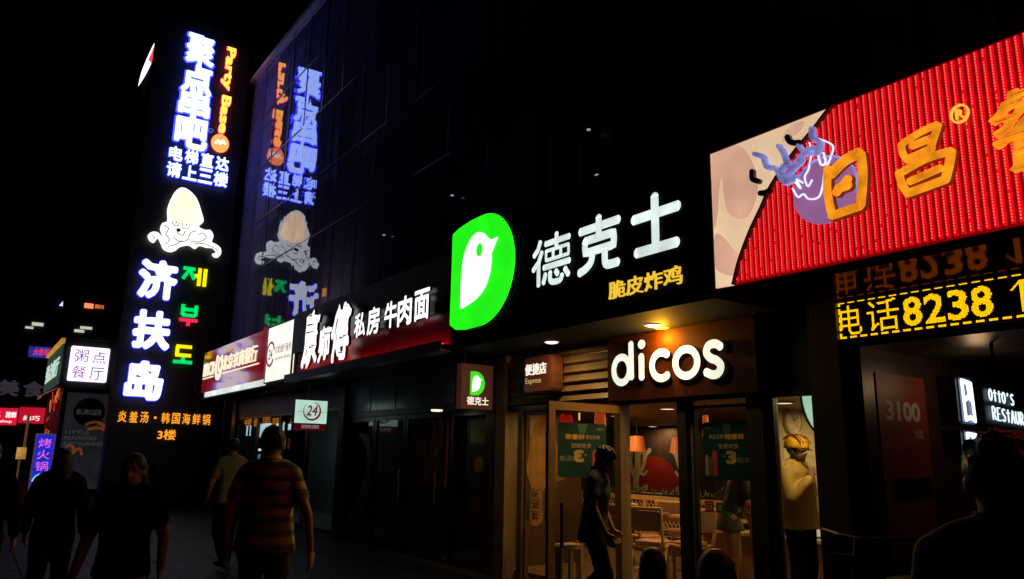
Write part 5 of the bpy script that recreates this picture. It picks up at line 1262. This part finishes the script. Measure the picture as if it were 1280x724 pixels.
def person(label, loc, face, h=1.70, pose=None, shirt=None, trousers=None, sleeve=.55, shirt_hem=.86, leg_end=.10, head_yaw=0, head_pitch=0, lean=0, hair='short', voxel=.009, fat=1.0, shoes=None, skirt=False, jacket=False, headk=1.0):
    t = thing('person', label, 'person', loc)
    s = h / 1.72
    J = dict(shL=(-.165, -.01, 1.385), elL=(-.225, -.03, 1.12), wrL=(-.24, .03, .88), shR=(.165, -.01, 1.385), elR=(.225, -.03, 1.12), wrR=(.24, .03, .88),
             hipL=(-.09, 0, .92), knL=(-.10, .03, .50), anL=(-.10, -.02, .09), hipR=(.09, 0, .92), knR=(.10, .03, .50), anR=(.10, -.02, .09))
    if pose: J.update(pose)
    S = Matrix.Diagonal((s, s, s, 1))
    up = S @ Matrix.Translation((0, 0, .95)) @ Matrix.Rotation(R(-lean), 4, 'X') @ Matrix.Translation((0, 0, -.95))
    HM = up @ Matrix.Translation((0, .015, 1.50)) @ Matrix.Rotation(R(head_yaw), 4, 'Z') @ Matrix.Rotation(R(-head_pitch), 4, 'X') @ Matrix.Diagonal((headk, headk, headk, 1))
    b = MB()
    f = fat
    trunk = [(0, 0, .84, .12 * f, .09), (0, -.005, .92, .165 * f, .115), (0, 0, 1.04, .145 * f, .10), (0, .005, 1.15, .15 * f, .105), (0, .005, 1.28, .172, .112), (0, -.005, 1.38, .168, .098), (0, -.01, 1.44, .11, .075), (0, -.01, 1.475, .062, .06)]
    loft(b, trunk, up)
    chain(b, [(0, -.01, 1.42), (0, .005, 1.56)], [.062, .054], 14, up)
    # head
    b.sphere((0, -.008, .115), (.076, .094, .105), 24, 16, HM)
    b.sphere((0, .03, .05), (.058, .064, .072), 20, 12, HM)
    b.sphere((0, .05, .012), (.030, .030, .022), 14, 8, HM)
    chain(b, [(0, .086, .105), (0, .106, .068)], [.010, .015], 10, HM)
    b.sphere((0, .08, .128), (.055, .02, .014), 14, 8, HM)
    for sx in (-1, 1):
        b.sphere((.078 * sx, -.012, .085), (.012, .024, .032), 12, 8, HM)
        b.sphere((.014 * sx, .094, .066), (.010, .010, .008), 10, 6, HM)
    b.sphere((0, .088, .038), (.024, .012, .007), 12, 6, HM); b.sphere((0, .086, .025), (.021, .012, .007), 12, 6, HM)
    for sd, sx in (('L', -1), ('R', 1)):
        sh, el, wr = Vector(J['sh' + sd]), Vector(J['el' + sd]), Vector(J['wr' + sd])
        chain(b, [sh, el, wr], [.050, .039, .027], 14, up); chain(b, [(.04 * sx, -.01, 1.44), sh], [.055, .052], 12, up)
        hp, kn, an = J['hip' + sd], J['kn' + sd], J['an' + sd]
        chain(b, [hp, kn], [.088, .058], 16, S); chain(b, [kn, Vector(kn).lerp(Vector(an), .35) + Vector((0, -.012, 0)), an], [.057, .054, .036], 14, S)
        a = Vector(an); fd = Vector(J.get('ft' + sd, (0.02 * sx, .17, 0)))
        chain(b, [a + Vector((0, -.03, -.045)), a + fd * .55 + Vector((0, 0, -.05)), a + fd + Vector((0, 0, -.06))], [.04, .038, .028], 12, S)
        hd_ = J.get('hand' + sd, (wr - el)); nrm = J.get('palm' + sd, (-sx, .15, 0)); th = J.get('thumb' + sd, (-.1 * sx, 1, .1))
        hand(b, wr + Vector(hd_).normalized() * .01, hd_, nrm, th, up, J.get('curl' + sd, .55))
    body = remeshed(b, 'body', SKIN, t, voxel)
    # clothes
    if shirt:
        c = MB(); g = .014 if not jacket else .03
        k = 1.0
        rings = [(0, 0, shirt_hem, .19 * f + g, .135 + g), (0, 0, .98, .168 * f + g, .118 + g), (0, .005, 1.12, .155 * f + g, .110 + g), (0, .005, 1.28, .178 + g, .117 + g), (0, -.005, 1.385, .175 + g, .103 + g), (0, -.01, 1.445, .115 + g, .080 + g), (0, -.01, 1.485, .066 + g * .7, .064 + g * .7)]
        loft(c, rings, up)
        for sd in 'LR':
            sh, el, wr = Vector(J['sh' + sd]), Vector(J['el' + sd]), Vector(J['wr' + sd])
            sx = -1 if sd == 'L' else 1
            chain(c, [(.05 * sx, -.012, 1.445), (.11 * sx, -.011, 1.425), sh], [.052 + g * .6, .055 + g * .6, .052 + g], 14, up)
            chain(c, [sh, sh.lerp(el, .4), (.13 * sx, 0, 1.24)], [.05 + g, .046 + g, .05], 14, up)
            if sleeve <= 1: chain(c, [sh, sh.lerp(el, sleeve)], [.050 + g, .048 + g], 14, up)
            else: chain(c, [sh, el, el.lerp(wr, sleeve - 1)], [.052 + g, .046 + g * .8, .036 + g * .6], 14, up)
        cl = remeshed(c, 'shirt' if not jacket else 'jacket', shirt, t, .012, 7)
        # soft folds
        for v in cl.data.vertices:
            v.co += v.normal * (.012 if jacket else .006) * mnoise.noise(v.co * (9 if jacket else 11))
        q = MB()
        for k in range(1): q.lathe((0, 0, 0), [(.071, 1.475), (.078, 1.47), (.073, 1.515), (.066, 1.515)], 20, T=up @ Matrix.Translation((0, -.008, 0)))
        q2 = q.build('collar', shirt, None, True); q2.parent = t
    if trousers:
        c = MB()
        if skirt:
            loft(c, [(0, 0, skirt, .205, .16), (0, -.005, .92, .185, .135), (0, 0, 1.02, .16, .115)], S)
        else:
            loft(c, [(0, -.005, .83, .17 * f, .12), (0, -.005, .92, .178 * f, .128), (0, 0, 1.03, .158 * f, .113)], S)
            for sd in 'LR':
                hp, kn, an = Vector(J['hip' + sd]), Vector(J['kn' + sd]), Vector(J['an' + sd])
                if leg_end < .3: chain(c, [hp, kn, an.lerp(kn, .02)], [.10, .074, .062], 16, S)
                else: chain(c, [hp, hp.lerp(kn, (hp.z - leg_end) / (hp.z - kn.z))], [.103, .095], 16, S)
        tr_ = remeshed(c, 'skirt' if skirt else ('shorts' if leg_end > .3 else 'trousers'), trousers, t, .014, 4)
        for v in tr_.data.vertices: v.co += v.normal * .006 * mnoise.noise(v.co * 9)
    if shoes:
        c = MB()
        for sd, sx in (('L', -1), ('R', 1)):
            a = Vector(J['an' + sd]); fd = Vector(J.get('ft' + sd, (0.02 * sx, .17, 0)))
            chain(c, [a + Vector((0, -.035, -.04)), a + fd * .55 + Vector((0, 0, -.042)), a + fd * 1.12 + Vector((0, 0, -.052))], [.05, .048, .036], 12, S)
        remeshed(c, 'shoes', shoes, t, .014, 2)
    if hair:
        c = MB(); rn = random.Random(len(label))
        c.sphere((0, -.018, .13), (.086, .104, .100), 36, 24)
        nv = len(c.v)
        def hshape(v):
            v = Vector(v); x, y, z = v
            edge = .115 if y > .055 else (.075 if y > -.01 else .035)
            if z < edge and y > -.03: v = Vector((x * .7, min(y, .03) * .7, z))
            elif z < .03: v = Vector((x * .8, y * .8, max(z, .0)))
            else: v = v + (v - Vector((0, -.018, .13))).normalized() * (.007 * mnoise.noise(v * 45) + .008 * mnoise.noise(v * 18))
            return v
        c.v = [tuple(HM @ hshape(v)) for v in c.v]
        if hair == 'long':
            loft(c, [(0, -.045, .20, .05, .05), (0, -.055, .13, .088, .07), (0, -.065, .02, .098, .065), (0, -.08, -.10, .10, .05), (0, -.085, -.22, .085, .035), (0, -.085, -.28, .05, .02)], HM)
        if hair == 'bob':
            loft(c, [(0, -.02, .243, .03, .03), (0, -.022, .222, .062, .07), (0, -.025, .18, .088, .098), (0, -.03, .10, .098, .106), (0, -.035, .03, .098, .10), (0, -.04, -.035, .082, .075)], HM)
        if hair == 'tuft':
            for k in range(60):
                a = rn.uniform(0, 6.28); e = rn.uniform(.2, 1.45); p = Vector((math.cos(a) * math.cos(e) * .088, -.018 + math.sin(a) * math.cos(e) * .106, .13 + math.sin(e) * .102))
                if p.y > .04 and p.z < .17: continue
                d_ = (p - Vector((0, 0, .1))).normalized() + Vector((rn.uniform(-.5, .5), rn.uniform(-.5, .5), rn.uniform(-.2, .4)))
                c.tube([HM @ p, HM @ (p + d_ * .010), HM @ (p + d_ * .017)], [.013, .009, .002], 5)
        hm = remeshed(c, 'hair', HAIR, t, .009, 1)
    ey = MB()
    for sx in (-1, 1): ey.sphere((.031 * sx, .078, .103), (.011, .009, .007), 10, 6, HM)
    e_ = ey.build('eyes', mat('eye_dark', (0.05, 0.035, 0.03), 0.2), None, True); e_.parent = t
    t.rotation_euler.z = math.atan2(-face[0], face[1])
    t['_hm'] = 0; del t['_hm']
    return t, HM, up
DKT = mat('dark_trousers', (0.01, 0.01, 0.012), 0.95, var=0.2, spec=.08); SHOE = mat('dark_shoes', (0.02, 0.018, 0.016), 0.5)
walkA = dict(knL=(-.10, .14, .50), anL=(-.10, .16, .10), knR=(.10, .06, .50), anR=(.10, -.26, .15), elL=(-.24, -.10, 1.13), wrL=(-.25, -.06, .90), elR=(.25, .02, 1.12), wrR=(.25, .14, .90))
walkB = dict(knR=(.10, .14, .50), anR=(.10, .16, .10), knL=(-.10, .06, .50), anL=(-.10, -.26, .15), elR=(.24, -.10, 1.13), wrR=(.26, -.08, .89), elL=(-.25, .02, 1.12), wrL=(-.25, .14, .90))
polo = striped('polo_stripes', [(0.0, (0.62, 0.64, 0.33)), (0.28, (0.18, 0.19, 0.11)), (0.50, (0.48, 0.48, 0.25)), (0.76, (0.20, 0.20, 0.12))], 2, 5.4)
person('man seen from behind in an orange and brown striped polo shirt', (-5.55, 1.81, 0), (-.82, .56), 1.73, dict(walkA, wrR=(.31, .04, .88), elR=(.285, -.02, 1.12)), polo, mat('khaki_trousers', (0.12, 0.075, 0.04), 0.8), shoes=SHOE, fat=1.08, head_yaw=6)
person('man in a pale shirt walking ahead of the striped polo shirt', (-11.0, 3.05, 0), (-.95, -.1), 1.72, walkB, mat('pale_shirt', (0.20, 0.19, 0.15), 0.8), DKT, shoes=SHOE, sleeve=.6)
person('young man in dark clothes with bowed head at the open shop door', (-5.68, 4.97, 0), (.80, .60), 1.66, dict(walkB, elR=(.22, .03, 1.13), wrR=(.20, .16, .93), elL=(-.22, .03, 1.13), wrL=(-.2, .15, .93)), mat('dark_shirt', (0.06, 0.06, 0.07), 0.8), DKT, shoes=SHOE, head_pitch=24, lean=6, hair='tuft', shirt_hem=.80)
tp, HMd, upd = person('delivery man in a yellow helmet and yellow jacket fastening his chin strap', (-4.62, 6.66, .1), (.98, .02), 1.67,
       dict(elR=(.26, .10, 1.12), wrR=(.09, .22, 1.34), handR=(-.35, -.1, 1), palmR=(-.4, -1, 0), thumbR=(-1, .3, .2), curlR=1.1, elL=(-.27, -.02, 1.12), wrL=(-.22, .17, .95)),
       mat('yellow_jacket', (0.50, 0.35, 0.08), 0.6, var=0.1, scale=3, bump=.3), DKT, sleeve=1.85, shirt_hem=.84, jacket=True, shoes=SHOE, hair='short', head_pitch=5, head_yaw=-6, fat=1.08)
hm = MB(); HS = HMd
hm.sphere((0, -.012, .135), (.108, .130, .118), 36, 22)
hm.v = [(x, y, max(z, .108 + .012 * (y > 0))) for x, y, z in hm.v]
hm.v = [tuple(HS @ Vector(v)) for v in hm.v]
ho = hm.build('helmet', mat('helmet_yellow', (0.75, 0.42, 0.02), 0.18, var=0.05, coat=0.8), None, True); ho.parent = tp
rb = MB()
for k in (-2, -1, 0, 1, 2):
    rb.tube([HS @ Vector((.035 * k, -.012 + .13 * math.cos(a) * (1 - .03 * abs(k)), .137 + .119 * math.sin(a) * (1 - .045 * abs(k)))) for a in np.linspace(.35, 2.6, 14)], .007, 6)
ro_ = rb.build('helmet_vent', mat('helmet_vent', (0.25, 0.10, 0.02), 0.4), None, True); ro_.parent = tp
vz = MB(); vz.add([HS @ Vector((.10 * math.sin(a) * (1.0 + .05 * k), .015 + (.115 + .045 * k) * math.cos(a), .122 - .012 * k)) for k in (0, 1) for a in np.linspace(-1.0, 1.0, 12)], [(i, i + 1, i + 13, i + 12) for i in range(11)])
vo = vz.build('visor', BLACK, None, True); vo.parent = tp
sr = MB(); sr.tube([HS @ Vector(p) for p in ((.098, .0, .12), (.085, .03, .04), (.04, .055, -.02), (0, .062, -.03), (-.04, .055, -.02), (-.085, .03, .04), (-.098, .0, .12))], .006, 6)
so = sr.build('chin_strap', BLACK, None, True); so.parent = tp
person('woman in dark top and short green skirt leaning on the counter', (-5.60, 6.84, .1), (.62, .78), 1.57,
       dict(elR=(.26, .10, 1.16), wrR=(.24, .22, .92), elL=(-.20, .12, 1.16), wrL=(-.12, .26, .98)), mat('black_top', (0.008, 0.008, 0.009), 0.8), mat('green_skirt', (0.07, 0.085, 0.035), 0.7), skirt=.78, sleeve=.75, shirt_hem=.98, lean=20, head_pitch=8, hair='long', shoes=SHOE)
person('dark-haired child with a rounded head low before the chairs', (-3.22, 3.26, 0), (-.6, .8), 1.0, None, mat('dark_child_shirt', (0.03, 0.03, 0.035), 0.8), DKT, hair='bob', voxel=.009, headk=1.34)
person('dark-haired child with a broad head low before the counter', (-2.25, 2.65, 0), (-.6, .8), 1.12, None, mat('dark_child_shirt', (0, 0, 0)), DKT, hair='bob', voxel=.009, fat=1.1, headk=1.3)
person('passer-by in a faintly striped dark shirt seen from behind, closest to the camera', (-.95, 2.25, 0), (-.5, .86), 1.62, None, striped('dark_stripes', [(0, (0.05, 0.05, 0.055)), (.8, (0.11, 0.11, 0.12))], 0, 18), DKT, hair='tuft', fat=1.15, voxel=.009)
person('short woman in black walking with swinging arms, in front of the pylon', (-5.62, .93, 0), (.75, -.35), 1.52, dict(walkA, wrR=(.30, .10, .84)), mat('black_blouse', (0.008, 0.008, 0.009), 0.95, spec=.05), mat('black_skirt', (0.008, 0.008, 0.009), 0.95, spec=.05), skirt=.50, hair='long', shoes=SHOE)
person('dark walker with black hair in front of the grey poster panel', (-8.22, .76, 0), (-.9, .1), 1.55, walkB, mat('grey_blouse', (0.008, 0.008, 0.009), 0.95, spec=.05), DKT, shoes=SHOE, hair='long', sleeve=1.9)
person('walker in dark grey at the left border of the street', (-7.6, .18, 0), (-.9, .2), 1.60, walkA, mat('dark_grey_shirt', (0.008, 0.008, 0.009), 0.95, spec=.05), DKT, shoes=SHOE, sleeve=1.9)

# ------------------------------------------------------------------ dark scooter by the pier
sc = thing('motor_scooter', 'dark parked scooter standing before the black pier', 'scooter', (-2.98, 5.2, 0))
def wheel(x, y):
    T = Matrix.Rotation(R(90), 4, 'Y')
    w_ = MB().lathe((x, y, .21), [(.12, -.04), (.19, -.05), (.21, -.02), (.21, .02), (.19, .05), (.12, .04), (.12, -.04)], 24, T).build('wheel', mat('tyre', (0.015, 0.015, 0.015), 0.8), sc, True)
    MB().lathe((x, y, .21), [(.0, -.03), (.119, -.025), (.119, .025), (0, .03)], 20, T).build('rim', mat('rim_grey', (0.2, 0.2, 0.2), 0.4, .8), w_)
wheel(-2.98, 4.72); wheel(-2.98, 5.82)
SCB = mat('scooter_black', (0.015, 0.015, 0.018), 0.3, coat=.5)
m = MB()
loft(m, [(-2.98, 5.55, .30, .12, .30), (-2.98, 5.60, .50, .14, .34), (-2.98, 5.58, .68, .12, .33)], None, 20)
m.build('body', SCB, sc, True)
m = MB(); loft(m, [(-2.98, 5.52, .69, .12, .34), (-2.98, 5.52, .76, .115, .33)], None, 20); m.build('seat', mat('seat_black', (0.02, 0.02, 0.02), 0.6), sc, True)
MB().box(-3.10, -2.86, 4.95, 5.35, .24, .30).build('footboard', SCB, sc)
MB().add([(-3.14, 4.98, .28), (-2.82, 4.98, .28), (-2.80, 4.90, .95), (-3.16, 4.90, .95), (-3.14, 4.95, .28), (-2.82, 4.95, .28), (-2.81, 4.86, .95), (-3.15, 4.86, .95)], [(0, 1, 2, 3), (4, 7, 6, 5), (0, 4, 5, 1), (1, 5, 6, 2), (2, 6, 7, 3), (3, 7, 4, 0)]).build('leg_shield', SCB, sc)
MB().tube([(-2.98, 4.72, .21), (-2.98, 4.84, .7), (-2.98, 4.93, 1.05)], .03).tube([(-3.30, 5.02, 1.08), (-3.13, 4.95, 1.06), (-2.98, 4.93, 1.05), (-2.83, 4.95, 1.06), (-2.66, 5.02, 1.08)], .016).build('handlebar', BLACK, sc)
